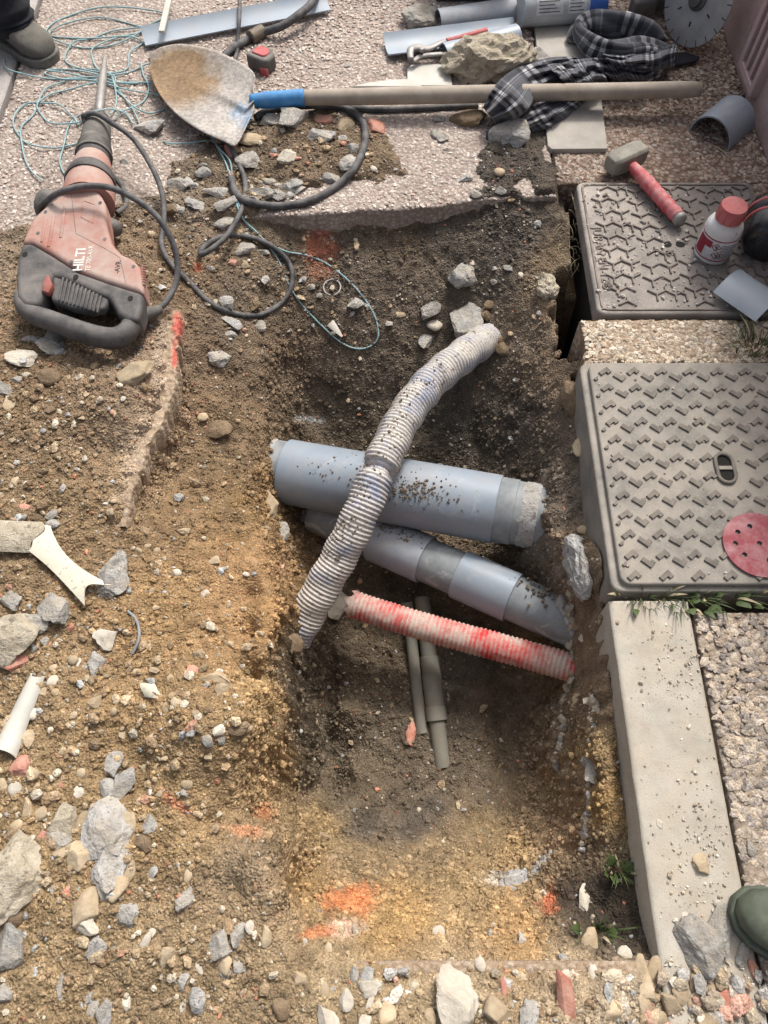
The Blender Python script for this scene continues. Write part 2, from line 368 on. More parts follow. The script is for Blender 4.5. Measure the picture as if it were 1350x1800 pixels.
MT['trouser'] = material('dark_trousers', (.012, .013, .017), (.03, .031, .037), scale=12, rough=.95, bump=.5, bscale=260, bdist=.001)
MT['boot'] = material('worn_boot', (.045, .045, .043), (.09, .088, .08), scale=16, rough=.8, bump=.35, bscale=110, dust=.6, dustc=(.24, .215, .175), dscale=14)
MT['rubber_green'] = material('green_rubber', (.045, .06, .042), (.085, .10, .07), scale=18, rough=.6, spec=.35, bump=.2, dust=.6, dustc=(.22, .24, .18), dscale=12, dthr=.52)
MT['trigger'] = material('dusty_trigger', (.20, .045, .035), (.27, .075, .06), rough=.7, bump=.1, dust=.6, dustc=(.3, .2, .17))
MT['leaf'] = material('grass_blade', (.045, .07, .022), (.085, .115, .04), scale=60, rough=.6, bump=0)
MT['leaf_dry'] = material('dry_stem', (.34, .28, .17), (.42, .36, .24), scale=60, rough=.8, bump=0)
MT['brass'] = material('brown_fitting', (.10, .085, .065), (.16, .135, .10), scale=30, rough=.6, metal=.4, bump=.4, dust=.5)
# stones
MT['st_c'] = material('stone_grey', (.235, .235, .228), (.47, .465, .445), scale=46, bump=1.0, bscale=120, bdist=.006, speck=(150, .60, (.17, .17, .172)), rand=.2, dust=.85, dustc=(.41, .355, .275), dscale=24)
MT['st_t'] = material('stone_tan', (.34, .26, .165), (.48, .39, .27), scale=34, bump=.6, bscale=170, bdist=.003, rand=.22, dust=.3, dustc=(.36, .27, .17), dscale=26)
MT['st_w'] = material('stone_pale', (.44, .40, .33), (.58, .54, .46), scale=34, bump=.6, bscale=170, bdist=.003, rand=.12, dust=.3, dustc=(.40, .31, .2), dscale=26)
MT['st_b'] = material('clod_brown', (.155, .108, .066), (.26, .19, .12), scale=45, bump=.9, bscale=150, bdist=.005, rand=.2)
MT['st_r'] = material('stone_red', (.40, .145, .10), (.52, .27, .20), scale=34, bump=.7, bscale=150, bdist=.004, rand=.15, dust=.35, dustc=(.46, .34, .26), dscale=26)
MT['st_m'] = material('mortar_lump', (.36, .31, .225), (.52, .46, .36), scale=42, bump=1.0, bscale=85, bdist=.009, speck=(70, .62, (.25, .215, .165)), rand=.05)
MT['st_p'] = material('pale_cement', (.33, .34, .34), (.53, .53, .515), scale=55, bump=1.0, bscale=110, bdist=.007, speck=(90, .62, (.20, .19, .18)), dust=.65, dustc=(.32, .25, .18), dscale=20)
# ------------------------------------------------------------------ ground: one sheet, dense where it is dug up
KX, WALLX = 0.432, 1.02                      # left face of the concrete strip, wall
CP = """
-150 640 .03;0 560 .025;0 650 .03;0 800 .03;0 1000 .03;0 1200 .03;0 1400 .03;0 1600 .03;0 1800 .03;-200 1000 .02;-200 1500 .02;-200 1900 .02;300 1900 .02;700 1900 .02;1100 1900 .015
120 650 .035;120 850 .02;120 1100 .02;120 1300 .03;120 1500 .035;120 1750 .03;60 450 .012;150 430 .012;0 420 .01
230 620 .012;200 800 .01;180 950 .006;250 1150 .002;250 1350 .004;300 1550 .02;300 1750 .02;180 540 .02
300 560 .008;298 620 .004;295 680 .002;268 760 0;235 830 0;212 920 -.002
322 580 -.045;318 640 -.058;313 700 -.066;285 785 -.066;252 850 -.055;228 930 -.02
400 520 -.045;400 620 -.085;400 720 -.115;370 850 -.11;320 950 -.06;420 950 -.12;440 820 -.155;345 600 -.06
440 700 -.165;470 640 -.175;480 590 -.15;360 500 -.025;300 480 -.002;250 440 .006
490 640 -.175;500 760 -.215;522 650 -.255;532 750 -.37;490 700 -.19;522 700 -.30
455 880 -.17;455 960 -.14;505 900 -.33;505 960 -.36;470 800 -.185;500 830 -.30
300 1100 -.008;380 1100 -.03;440 1050 -.075;350 1000 -.05;440 1120 -.06;495 1060 -.13;505 1010 -.22
445 1200 -.05;440 1300 -.045;450 1370 -.055;480 1120 -.09;485 1220 -.12;482 1300 -.11;478 1360 -.10
527 1110 -.38;533 1160 -.44;543 1250 -.465;535 1330 -.46;512 1392 -.40;500 1385 -.28
380 1400 .0;400 1460 .004;440 1480 .004;480 1468 -.01;488 1530 -.006;492 1590 -.002;530 1645 .002;420 1560 .01
470 1410 -.09;505 1450 -.19;516 1500 -.20;528 1560 -.14;545 1615 -.06
560 1420 -.39;600 1480 -.335;650 1460 -.37;600 1560 -.155;570 1600 -.09;560 1500 -.27;620 1620 -.075;660 1640 -.07
560 960 -.43;600 1060 -.46;600 1150 -.475;600 1250 -.495;620 1350 -.475;700 1200 -.485;700 1300 -.495;750 1400 -.49;850 1200 -.48;850 1300 -.485;850 1400 -.47;940 1200 -.46;940 1300 -.44;930 1400 -.40;680 1440 -.455;560 1340 -.47
700 1510 -.355;800 1480 -.42;900 1480 -.37;700 1600 -.15;800 1600 -.155;900 1600 -.14;960 1500 -.25;970 1600 -.12;1020 1560 -.12;1050 1620 -.085;1100 1560 -.085;1120 1650 -.06;650 1672 -.03;800 1682 -.032;950 1684 -.03;1130 1690 -.035;760 1540 -.30;860 1540 -.29
600 1720 .008;800 1720 .004;1000 1720 .004;1150 1720 .004;400 1700 .02;500 1780 .02;800 1790 .018;1100 1790 .012;560 1690 .006
1032 1100 -.10;1045 1200 -.10;1045 1300 -.105;1052 1400 -.10;1075 1480 -.085;1085 1200 -.085;1095 1300 -.085;1110 1400 -.085;1020 1150 -.12;1010 1250 -.16;1005 1350 -.17;1020 1440 -.12;1060 1120 -.08
1000 1150 -.30;987 1220 -.43;980 1300 -.43;975 1380 -.41;982 1440 -.28;1003 1200 -.26;996 1300 -.24;992 1380 -.24
1010 1000 -.13;1035 1050 -.09;965 960 -.30;1005 900 -.12;980 860 -.20;1015 790 -.085;1000 700 -.10;1012 640 -.06;965 620 -.13;960 560 -.10;1010 610 -.045;985 1040 -.24;1000 1080 -.25;970 1000 -.33
560 720 -.355;650 740 -.35;750 760 -.375;850 780 -.375;930 800 -.33;965 770 -.19;540 690 -.31
600 650 -.255;700 660 -.26;850 690 -.28;930 690 -.19
600 560 -.165;700 560 -.175;830 580 -.2;920 580 -.15
560 470 -.105;700 470 -.105;830 480 -.105;920 480 -.09;960 470 -.075;985 440 -.06
300 410 -.004;450 398 -.02;620 412 -.065;750 408 -.068;850 388 -.04;950 400 -.05;900 362 -.012;970 370 -.02;1000 400 -.03;1000 340 -.012
600 900 -.44;750 960 -.45;900 1000 -.45;940 970 -.43;700 1080 -.465;900 1130 -.465;560 800 -.40;700 850 -.43;900 880 -.42
"""
# ridge and foot lines of the dig, filled in every ~28 px
CL = """
0|300 556 .014 -.03 .014,300 600 .014 -.05 .014,298 640 .014 -.062 .014,294 685 .012 -.068 .014,268 755 .010 -.068 .014,238 825 .008 -.06 .016,214 915 .004 -.03 .022
0|488 640 -.20 -.26 .03,492 700 -.235 -.32 .03,496 755 -.255 -.37 .03,480 815 -.23 -.35 .04,464 870 -.20 -.35 .045,462 920 -.175 -.37 .05,484 975 -.15 -.40 .055,502 1030 -.14 -.42 .045
0|500 1060 -.13 -.43 .024,492 1120 -.10 -.45 .024,492 1200 -.10 -.465 .025,490 1290 -.10 -.465 .025,482 1350 -.095 -.44 .032
0|400 1450 .004 -.012 .02,440 1468 .004 -.03 .025,478 1466 .004 -.11 .02,487 1530 .006 -.17 .025,492 1590 .004 -.13 .03,530 1645 .002 -.05 .03
1|985 800 -.13 -.26 .05,968 850 -.135 -.30 .03,963 900 -.14 -.31 .025,968 945 -.14 -.32 .025,1000 995 -.12 -.32 .025,1036 1050 -.10 -.31 .010,1050 1100 -.095 -.31 .008,1053 1160 -.095 -.34 .010,1044 1215 -.095 -.41 .03,1044 1290 -.10 -.42 .035,1046 1360 -.10 -.40 .04,1050 1420 -.095 -.33 .05,1060 1470 -.085 -.24 .06
2|1070 1110 -.085,1083 1200 -.085,1094 1300 -.085,1110 1400 -.085,1130 1550 -.08
2|975 470 -.07,988 540 -.06,1010 600 -.045,1010 660 -.065,1002 730 -.09,1005 800 -.10,1003 880 -.12,1008 960 -.12
2|915 500 -.10,925 600 -.145,930 700 -.18,930 760 -.22
2|640 1672 -.028,750 1682 -.03,850 1684 -.03,950 1686 -.03,1050 1688 -.03,1130 1690 -.035
2|640 1705 .0,750 1708 .0,850 1710 .0,950 1712 .0,1050 1712 .0,1130 1715 .0
"""
cps = []
for ln in CL.strip().split('\n'):
    side, ln = ln.split('|'); side = int(side)
    q_ = np.array([[float(v) for v in e.split()] for e in ln.split(',')]); pts_ = []
    for a_, b_ in zip(q_, q_[1:]):
        n_ = max(1, int(np.hypot(*(b_ - a_)[:2]) / 26))
        pts_ += [a_ + (b_ - a_) * k_ / n_ for k_ in range(n_)]
    pts_.append(q_[-1]); cr = [P(*e[:3]) for e in pts_]
    for i_, e in enumerate(pts_):
        cps.append(tuple(cr[i_]))
        if side < 2:                                   # foot of a steep face, set out sideways from its crest
            t_ = cr[min(i_ + 1, len(cr) - 1)] - cr[max(i_ - 1, 0)]; t_.z = 0; t_.normalize()
            n_ = Vector((-t_.y, t_.x, 0)); n_ = n_ if (n_.x > 0) == (side == 0) else -n_
            f_ = cr[i_] + n_ * e[4]; cps.append((f_.x, f_.y, e[3]))
            if e[3] < -.2: m_ = cr[i_] + n_ * e[4] * .45; cps.append((m_.x, m_.y, cr[i_].z * .45 + e[3] * .55))
n_lines = len(cps)
for ent in CP.replace('\n', ';').split(';'):
    ent = ent.split()
    if len(ent) == 3:
        p = P(float(ent[0]), float(ent[1]), float(ent[2]))
        if min((p.x - c_[0]) ** 2 + (p.y - c_[1]) ** 2 for c_ in cps[:n_lines]) > .045 ** 2: cps.append(tuple(p))
for yy in np.arange(-.4, 1.3, .2): cps.append((.62, yy, -.12))
cps = np.array(cps)
def rbf_fit(pts, eps=1e-4):
    d = np.sqrt(((pts[:, None, :2] - pts[None, :, :2]) ** 2).sum(-1) + 1e-5)
    n = len(pts); A = np.zeros((n + 1, n + 1)); A[:n, :n] = d - np.eye(n) * eps; A[:n, n] = 1; A[n, :n] = 1
    return np.linalg.solve(A, np.append(pts[:, 2], 0))
W = rbf_fit(cps)
DX = 0.0033
xs = np.arange(-1.25, 0.505, DX); ys = np.arange(-0.26, 2.02, DX)
grow = []; s_ = DX; t_ = 0
while t_ < 60: s_ *= 1.45; t_ += s_; grow.append(t_)
grow = np.array(grow)
XS = np.concatenate([(xs[0] - grow)[::-1], xs, xs[-1] + grow]); YS = np.concatenate([(ys[0] - grow)[::-1], ys, ys[-1] + grow])
GX, GY = np.meshgrid(XS, YS)
fx = np.clip(GX, xs[0], .62).ravel(); fy = np.clip(GY, ys[0], ys[-1]).ravel()
# wobble the lookup so that the edges of the cut are ragged
wx = fbm(fx, fy, 9, 4, 31) * .014 + fbm(fx, fy, 40, 3, 33) * .005; wy = fbm(fx, fy, 9, 4, 32) * .014 + fbm(fx, fy, 40, 3, 34) * .005
Z = np.full(fx.shape, W[-1])
qx = fx + wx; qy = fy + wy
for i in range(len(cps)): Z += W[i] * np.sqrt((qx - cps[i, 0]) ** 2 + (qy - cps[i, 1]) ** 2 + 1e-5)
PXA, PYA = proj(fx, fy, np.clip(Z, -.6, .1))
# paved area behind the cut: dirt lies on it only in patches
edge_pts = [P(-400, 425), P(0, 425), P(200, 408), P(290, 388), P(450, 381), P(600, 373), P(720, 366), P(840, 353), P(905, 348), P(966, 345)]
EX = np.array([p.x for p in edge_pts]); EY = np.array([p.y for p in edge_pts])
EX[-1] = .445
ey = np.interp(fx, EX, EY)
def blob(cx, cy, rx, ry): return np.exp(-(((PXA - cx) / rx) ** 2 + ((PYA - cy) / ry) ** 2))
dirt = (blob(520, 280, 130, 80) + blob(390, 320, 110, 90) + blob(885, 290, 75, 85) + blob(650, 290, 90, 60) * .7 + blob(0, 430, 170, 45) + blob(250, 400, 120, 40)
        + blob(320, 380, 100, 40) + blob(925, 230, 55, 35) * .8 + blob(870, 370, 60, 25) + blob(560, 200, 160, 30) * .55 + blob(960, 330, 20, 40))
dirt = dirt + fbm(fx, fy, 14, 4, 5) * .34
dm = sstep(.30, .85, dirt)
zp = -.022 + dm * (.034 + .012 * fbm(fx, fy, 12, 3, 8))
inpave = sstep(-.004, .012, fy - ey)
inpave = np.where(fx > .452, 0, inpave)
Z = Z * (1 - inpave) + zp * inpave
# dark gap beside the upper cover
cav = sstep(.0, .03, fx - (.418 + .02 * fbm(fx, fy, 25, 2, 4))) * sstep(1.15, 1.185, fy) * (1 - sstep(1.39, 1.46, fy))
cav = np.maximum(cav * (fx > .40), 0)
Z = Z - cav * .42 * (fx < .62)
# keep the sheet below everything laid on it to the right of the dig
under = sstep(KX + .004, KX + .02, fx) * (fy < 1.12)
Z = np.where(under > 0, np.minimum(Z, -.07 - .05 * under), Z)
Z = np.where((fx > .478) & (fy > 1.0), np.minimum(Z, -.16), Z)
Z = np.where((fx > .455) & (fy > 1.60), np.minimum(Z, -.05), Z)
# relief: clods, lumps, grit
slope_in = (inpave < .5)
PXA, PYA = proj(fx, fy, np.clip(Z, -.6, .1))
def zone(cx, cy, rx, ry): return np.exp(-(((PXA - cx) / rx) ** 2 + ((PYA - cy) / ry) ** 2))
smoothz = np.clip(zone(800, 1540, 200, 90) * .35 + zone(880, 1250, 90, 140) * .7 + zone(850, 650, 130, 90) * .7 + zone(380, 640, 60, 160) * .4 + zone(440, 1020, 80, 90) * .7 + zone(400, 1530, 90, 60) * .8, 0, 1)
rough_amp = np.clip(1.0 - .75 * smoothz, .2, 1)
wallrough = zone(490, 1230, 60, 190) + zone(1020, 1300, 45, 200) + zone(505, 720, 30, 110) + zone(480, 920, 50, 60)
lump = zone(760, 1560, 260, 110) * fbm(fx, fy, 11, 4, 53) * .022 + fbm(fx, fy, 16, 4, 51) * .012 + (np.abs(fbm(fx, fy, 34, 4, 57)) - .2) * .011 * (1 + 1.6 * np.clip(wallrough, 0, 1))
grit = np.maximum(fbm(fx, fy, 110, 2, 61), -.2) * .0042 + fbm(fx, fy, 210, 1, 67) * .002
Z = Z + (lump * (.35 + .65 * rough_amp) + grit * rough_amp) * np.where(inpave > .5, dm * .7, 1) * np.where(GX.ravel() > .45, .4, 1)
far = np.clip(np.maximum(np.abs(GX.ravel()) - 1.25, np.maximum(GY.ravel() - 2.0, -.26 - GY.ravel())) / .25, 0, 1)
Z = Z * (1 - far) + (-.035) * far
# colours of the earth itself (clay, dark sand, paint, cement), as points in the photo
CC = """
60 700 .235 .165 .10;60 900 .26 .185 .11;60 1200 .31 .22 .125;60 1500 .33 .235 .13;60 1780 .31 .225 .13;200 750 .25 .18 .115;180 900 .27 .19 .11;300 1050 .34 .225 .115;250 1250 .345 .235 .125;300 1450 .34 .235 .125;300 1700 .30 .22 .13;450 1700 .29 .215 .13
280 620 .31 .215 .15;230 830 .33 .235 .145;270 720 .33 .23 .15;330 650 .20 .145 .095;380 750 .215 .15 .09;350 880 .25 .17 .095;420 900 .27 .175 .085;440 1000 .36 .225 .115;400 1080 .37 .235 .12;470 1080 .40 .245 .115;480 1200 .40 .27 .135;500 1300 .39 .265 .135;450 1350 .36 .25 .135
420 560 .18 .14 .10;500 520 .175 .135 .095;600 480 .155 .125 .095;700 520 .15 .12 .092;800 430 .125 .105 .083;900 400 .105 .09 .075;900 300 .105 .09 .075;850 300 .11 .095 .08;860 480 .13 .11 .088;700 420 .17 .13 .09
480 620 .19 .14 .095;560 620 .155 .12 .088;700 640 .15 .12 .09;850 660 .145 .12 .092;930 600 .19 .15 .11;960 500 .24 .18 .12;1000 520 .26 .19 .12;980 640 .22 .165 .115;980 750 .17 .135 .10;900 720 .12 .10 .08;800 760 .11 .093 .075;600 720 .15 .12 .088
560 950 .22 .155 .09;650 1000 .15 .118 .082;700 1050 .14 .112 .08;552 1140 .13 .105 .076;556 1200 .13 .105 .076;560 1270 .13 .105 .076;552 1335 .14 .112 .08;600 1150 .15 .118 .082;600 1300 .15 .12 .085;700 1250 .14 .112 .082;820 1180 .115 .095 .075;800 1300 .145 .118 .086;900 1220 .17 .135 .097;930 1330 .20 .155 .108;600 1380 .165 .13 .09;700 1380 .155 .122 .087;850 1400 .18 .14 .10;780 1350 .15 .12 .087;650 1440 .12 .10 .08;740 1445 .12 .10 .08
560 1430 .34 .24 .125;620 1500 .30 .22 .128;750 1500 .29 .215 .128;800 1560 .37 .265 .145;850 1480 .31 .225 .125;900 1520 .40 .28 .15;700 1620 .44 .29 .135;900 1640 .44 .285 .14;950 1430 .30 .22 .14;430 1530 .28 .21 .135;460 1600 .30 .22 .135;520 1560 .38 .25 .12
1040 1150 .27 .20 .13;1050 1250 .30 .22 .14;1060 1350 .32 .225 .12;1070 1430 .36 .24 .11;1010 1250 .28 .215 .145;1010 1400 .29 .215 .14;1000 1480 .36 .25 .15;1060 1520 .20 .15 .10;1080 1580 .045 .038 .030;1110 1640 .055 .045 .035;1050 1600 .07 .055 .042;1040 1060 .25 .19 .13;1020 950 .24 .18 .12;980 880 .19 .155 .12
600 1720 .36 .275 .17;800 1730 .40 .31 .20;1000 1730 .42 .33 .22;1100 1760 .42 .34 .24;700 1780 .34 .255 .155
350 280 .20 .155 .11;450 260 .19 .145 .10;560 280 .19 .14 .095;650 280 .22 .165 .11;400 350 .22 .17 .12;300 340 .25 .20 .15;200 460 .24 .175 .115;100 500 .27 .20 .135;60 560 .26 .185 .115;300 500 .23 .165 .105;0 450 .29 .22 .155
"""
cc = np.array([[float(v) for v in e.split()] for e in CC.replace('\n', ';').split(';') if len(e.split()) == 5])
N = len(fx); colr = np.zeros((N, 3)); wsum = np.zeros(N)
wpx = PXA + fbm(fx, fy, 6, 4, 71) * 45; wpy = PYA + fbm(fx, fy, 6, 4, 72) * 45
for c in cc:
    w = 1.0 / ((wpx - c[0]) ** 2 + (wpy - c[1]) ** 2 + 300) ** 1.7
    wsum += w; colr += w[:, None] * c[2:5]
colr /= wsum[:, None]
def stain(cx, cy, rx, ry, rot, c, amt, seed):
    global colr
    a = math.radians(rot); u = (PXA - cx) * math.cos(a) + (PYA - cy) * math.sin(a); v = -(PXA - cx) * math.sin(a) + (PYA - cy) * math.cos(a)
    f = np.exp(-((u / rx) ** 2 + (v / ry) ** 2)) + fbm(fx, fy, 30, 4, seed) * .38 + fbm(fx, fy, 120, 2, seed + 3) * .15
    f = sstep(.30, .92, f + fbm(fx, fy, 260, 1, seed + 5) * .16 + fbm(fx, fy, 60, 2, seed + 6) * .12) * amt * .82; colr = colr * (1 - f[:, None]) + np.array(c) * f[:, None]
stain(282, 640, 22, 130, 4, (.47, .375, .285), 1.1, 78); stain(238, 800, 22, 130, 20, (.46, .36, .26), 1.1, 79); stain(240, 700, 60, 130, 8, (.33, .255, .18), .5, 76)
stain(562, 425, 38, 50, 0, (.52, .17, .10), .8, 81); stain(575, 395, 26, 22, 0, (.58, .28, .22), .9, 82); stain(565, 475, 30, 26, 0, (.40, .17, .10), .6, 80)
stain(312, 580, 13, 26, 8, (.66, .17, .13), .95, 83); stain(306, 625, 9, 30, 5, (.66, .20, .16), .9, 84); stain(300, 650, 18, 20, 0, (.45, .2, .14), .5, 85)
stain(620, 1580, 56, 36, 0, (.68, .24, .10), .9, 86); stain(605, 1632, 46, 18, 0, (.72, .50, .38), .95, 87); stain(560, 1640, 34, 12, -10, (.68, .27, .13), .9, 88)
stain(320, 1420, 46, 13, 38, (.58, .20, .12), .8, 89); stain(430, 1462, 50, 11, 14, (.66, .33, .18), .85, 90); stain(460, 1430, 22, 22, 0, (.55, .22, .10), .75, 91)
stain(968, 1580, 18, 30, 0, (.62, .19, .09), .85, 92); stain(350, 470, 10, 14, 0, (.6, .15, .08), .8, 93); stain(880, 1545, 42, 22, -22, (.52, .50, .45), .9, 94)
stain(945, 1525, 42, 9, -38, (.50, .50, .47), .95, 95); stain(545, 738, 34, 9, 8, (.44, .44, .42), .85, 96); stain(1000, 1010, 30, 30, 0, (.35, .31, .26), .6, 97)
stain(982, 1290, 6, 70, -8, (.50, .44, .35), .85, 98); stain(1042, 1260, 4, 60, 4, (.48, .41, .32), .7, 99); stain(1036, 1400, 5, 60, -4, (.50, .43, .33), .8, 100)
stain(950, 960, 40, 32, 0, (.22, .20, .175), .7, 101); stain(400, 800, 70, 160, 0, (.20, .145, .09), .6, 104); stain(800, 345, 60, 8, -4, (.44, .34, .28), .5, 102)
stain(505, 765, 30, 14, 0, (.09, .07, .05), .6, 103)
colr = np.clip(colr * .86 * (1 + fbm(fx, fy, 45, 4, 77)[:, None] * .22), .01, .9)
ny, nx = GX.shape
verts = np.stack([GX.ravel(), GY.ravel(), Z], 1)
# steep faces get lumps sticking out sideways
gy_, gx_ = np.gradient(Z.reshape(ny, nx)); dgx = gx_ / np.gradient(GX, axis=1); dgy = gy_ / np.gradient(GY, axis=0)
kb_ = np.ones(9) / 9
def box(a):
    a = np.apply_along_axis(lambda q: np.convolve(q, kb_, 'same'), 0, a); return np.apply_along_axis(lambda q: np.convolve(q, kb_, 'same'), 1, a)
dgx, dgy = box(dgx).ravel(), box(dgy).ravel(); sl_ = np.sqrt(dgx ** 2 + dgy ** 2); STEEP = sstep(.8, 2.2, sl_) * (far <= 0) * (fx < .41) * (inpave < .1)
tt = fx * .6 + fy; am = (fbm(tt, Z, 22, 3, 141) * .014 + np.abs(fbm(tt, Z, 60, 3, 143)) * .010 + fbm(tt, Z, 140, 2, 147) * .004) * STEEP
verts[:, 0] -= am * dgx / np.maximum(sl_, .1); verts[:, 1] -= am * dgy / np.maximum(sl_, .1)
ii = (np.arange(ny - 1)[:, None] * nx + np.arange(nx - 1)[None, :]).ravel()
quads = np.stack([ii, ii + 1, ii + nx + 1, ii + nx], 1)
def big_mesh(name, V, Q, mat, cols=None, smooth=True):
    me = bpy.data.meshes.new(name); k = Q.shape[1]
    me.vertices.add(len(V)); me.vertices.foreach_set('co', np.ascontiguousarray(V, dtype=np.float32).ravel())
    me.loops.add(Q.size); me.loops.foreach_set('vertex_index', np.ascontiguousarray(Q, dtype=np.int32).ravel())
    me.polygons.add(len(Q)); me.polygons.foreach_set('loop_start', np.arange(0, Q.size, k, dtype=np.int32))
    me.polygons.foreach_set('use_smooth', np.full(len(Q), smooth))
    me.update(calc_edges=True)
    if cols is not None:
        at = me.attributes.new('Col', 'FLOAT_COLOR', 'POINT')
        at.data.foreach_set('color', np.concatenate([cols, np.ones((len(cols), 1))], 1).astype(np.float32).ravel())
    me.materials.append(mat); o = bpy.data.objects.new(name, me); COL.objects.link(o); return o
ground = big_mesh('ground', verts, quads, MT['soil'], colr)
set_props(ground, 'brown excavated earth with a dug pit and loose soil', None, None, 'structure')

ZG = Z.reshape(ny, nx); CG = colr.reshape(ny, nx, 3)
def gz(x, y):
    x = np.asarray(x, float); y = np.asarray(y, float)
    i = np.clip(np.searchsorted(XS, x) - 1, 0, nx - 2); j = np.clip(np.searchsorted(YS, y) - 1, 0, ny - 2)
    tx = np.clip((x - XS[i]) / (XS[i + 1] - XS[i]), 0, 1); ty = np.clip((y - YS[j]) / (YS[j + 1] - YS[j]), 0, 1)
    return (ZG[j, i] * (1 - tx) + ZG[j, i + 1] * tx) * (1 - ty) + (ZG[j + 1, i] * (1 - tx) + ZG[j + 1, i + 1] * tx) * ty
def gcol(x, y):
    i = np.clip(np.searchsorted(XS, x), 0, nx - 1); j = np.clip(np.searchsorted(YS, y), 0, ny - 1); return CG[j, i]

# ------------------------------------------------------------------ paved surfaces (real slabs with edges)
FLATS = []                                   # (x0, x1, y0f, y1, z)
def slab(name, x0, x1, y0, y1, z, th, mat, step=.006, amp=.0012, seed=1, y0curve=None, x0curve=None, label=None, rag=0):
    """paved slab; y0curve / x0curve give a ragged or slanting near / left edge"""
    def axis(a, b):
        n = min(max(2, int((b - a) / step)), 420); return np.linspace(0, 1, n + 1)
    ua = axis(x0, x1); va = axis(0, min(y1, 2.7) - (y0 if y0 is not None else 0))
    va = va * ((min(y1, 2.7) - (y0 or 0)) / (y1 - (y0 or 0))) if y1 > 2.7 else va
    if y1 > 2.7: va = np.append(va, [1.0])
    U, Vv = np.meshgrid(ua, va)
    X = x0 + (x1 - x0) * U
    yb = y0curve(X) if y0curve else np.full_like(X, y0)
    Y = yb + (y1 - yb) * Vv
    if x0curve: 
        xl = x0curve(Y); X = xl + (x1 - xl) * U
    if rag:
        e = np.exp(-Vv * (y1 - (y0 or 0)) / .02); Y = Y + e * fbm(X, Y, 30, 3, seed + 9) * rag
        e = np.exp(-U * (x1 - x0) / .02); X = X + e * fbm(X, Y, 30, 3, seed + 8) * rag
    Zt = z + fbm(X, Y, 3, 3, seed) * amp * 1.6 + fbm(X, Y, 90, 2, seed + 4) * amp
    ed = np.minimum(np.minimum(U * (x1 - x0), (1 - U) * (x1 - x0)), Vv * (y1 - (y0 or 0)))
    Zt = Zt - .004 * np.exp(-ed / .004)
    n, m = X.shape
    V = np.stack([X.ravel(), Y.ravel(), Zt.ravel()], 1)
    i0 = (np.arange(n - 1)[:, None] * m + np.arange(m - 1)[None, :]).ravel()
    Q = np.stack([i0, i0 + 1, i0 + m + 1, i0 + m], 1)
    ring = np.concatenate([np.arange(m), np.arange(1, n) * m + m - 1, (n - 1) * m + np.arange(m - 2, -1, -1), np.arange(n - 2, 0, -1) * m])
    low = V[ring].copy(); low[:, 2] = z - th; low[:, :2] += NR.randn(len(ring), 2) * .0006
    b0 = len(V); r = len(ring); k = np.arange(r)
    S = np.stack([ring, b0 + k, b0 + (k + 1) % r, ring[(k + 1) % r]], 1)
    o = big_mesh(name, np.concatenate([V, low]), np.concatenate([Q, S]), mat)
    o.data.polygons.foreach_set('use_smooth', np.concatenate([np.ones(len(Q), bool), np.zeros(len(S), bool)]))
    FLATS.append((x0curve, x0, x1, y0curve, y0, y1, z))
    return set_props(o, label, None, None, 'structure')
pe = lambda X: np.interp(X, EX, EY)
slab('pavement', -1.054, .445, 1.5, 7.0, 0.0, .075, MT['pave'], y0curve=pe, step=.0055, amp=.0022, seed=3, rag=.006, label='pinkish washed concrete pavement behind the pit')
slab('pavement', -3.2, -1.066, .9, 7.0, 0.003, .08, MT['slab_grey'], step=.012, amp=.001, seed=5, label='smooth grey slab beyond the joint by the boot')
slab('pavement', .452, WALLX, 1.685, 7.0, -.004, .12, MT['pave_red'], step=.0055, amp=.0028, seed=7, label='reddish gravelly concrete strip along the wall')
slab('pavement', .455, WALLX, 1.095, 1.222, -.002, .14, MT['apron'], step=.0045, amp=.0035, seed=9, rag=.016, x0curve=lambda Y: .452 + .02 * np.sin((Y - 1.09) * 22), label='rough concrete band between the two covers')
slab('pavement', .957, WALLX, 1.222, 1.685, -.004, .12, MT['pave_red'], step=.006, amp=.0025, seed=11, label='narrow gravelly concrete beside the upper cover')
slab('pavement', .592, WALLX + .0, -1.6, .505, -.003, .12, MT['pebbled'], step=.0055, amp=.003, seed=13, label='pebbly washed concrete beside the concrete strip')
slab('pavement', -3.0, .43, -1.8, -.072, -.008, .07, MT['apron'], step=.007, amp=.002, seed=15, y0curve=None, label='concrete paving in front of the pit')
kerb = slab('kerb', KX, .584, -1.6, .527, 0.0, .30, MT['concrete'], step=.005, amp=.0009, seed=17, rag=.001, label='long pale concrete edging strip beside the pit')
# near paving ends at a straight edge in front of the pit: flip so its far edge is the cut
def top(x, y):
    z = float(gz(x, y))
    for xc, x0, x1, yc, y0, y1, zz in FLATS:
        xa = float(xc(np.array(y))) if xc else x0; ya = float(yc(np.array(x))) if yc else y0
        if xa <= x <= x1 and ya <= y <= y1: z = max(z, zz)
    return z
EXTRA = []                                    # (x0, x1, y0, y1, z): covers, tiles
def top2(x, y):
    z = top(x, y)
    for x0, x1, y0, y1, zz in EXTRA:
        if x0 <= x <= x1 and y0 <= y <= y1: z = max(z, zz)
    return z
def PG(px, py, lift=0.0):
    """point on whatever surface lies behind the pixel"""
    a = P(px, py, .16); b = P(px, py, -.65); n = 160
    for i in range(n + 1):
        q = a.lerp(b, i / n)
        if q.z <= top2(q.x, q.y):
            lo_, hi_ = a.lerp(b, max(i - 1, 0) / n), q
            for _ in range(8):
                m_ = lo_.lerp(hi_, .5)
                if m_.z <= top2(m_.x, m_.y): hi_ = m_
                else: lo_ = m_
            q = hi_; return Vector((q.x, q.y, q.z + lift))
    return b
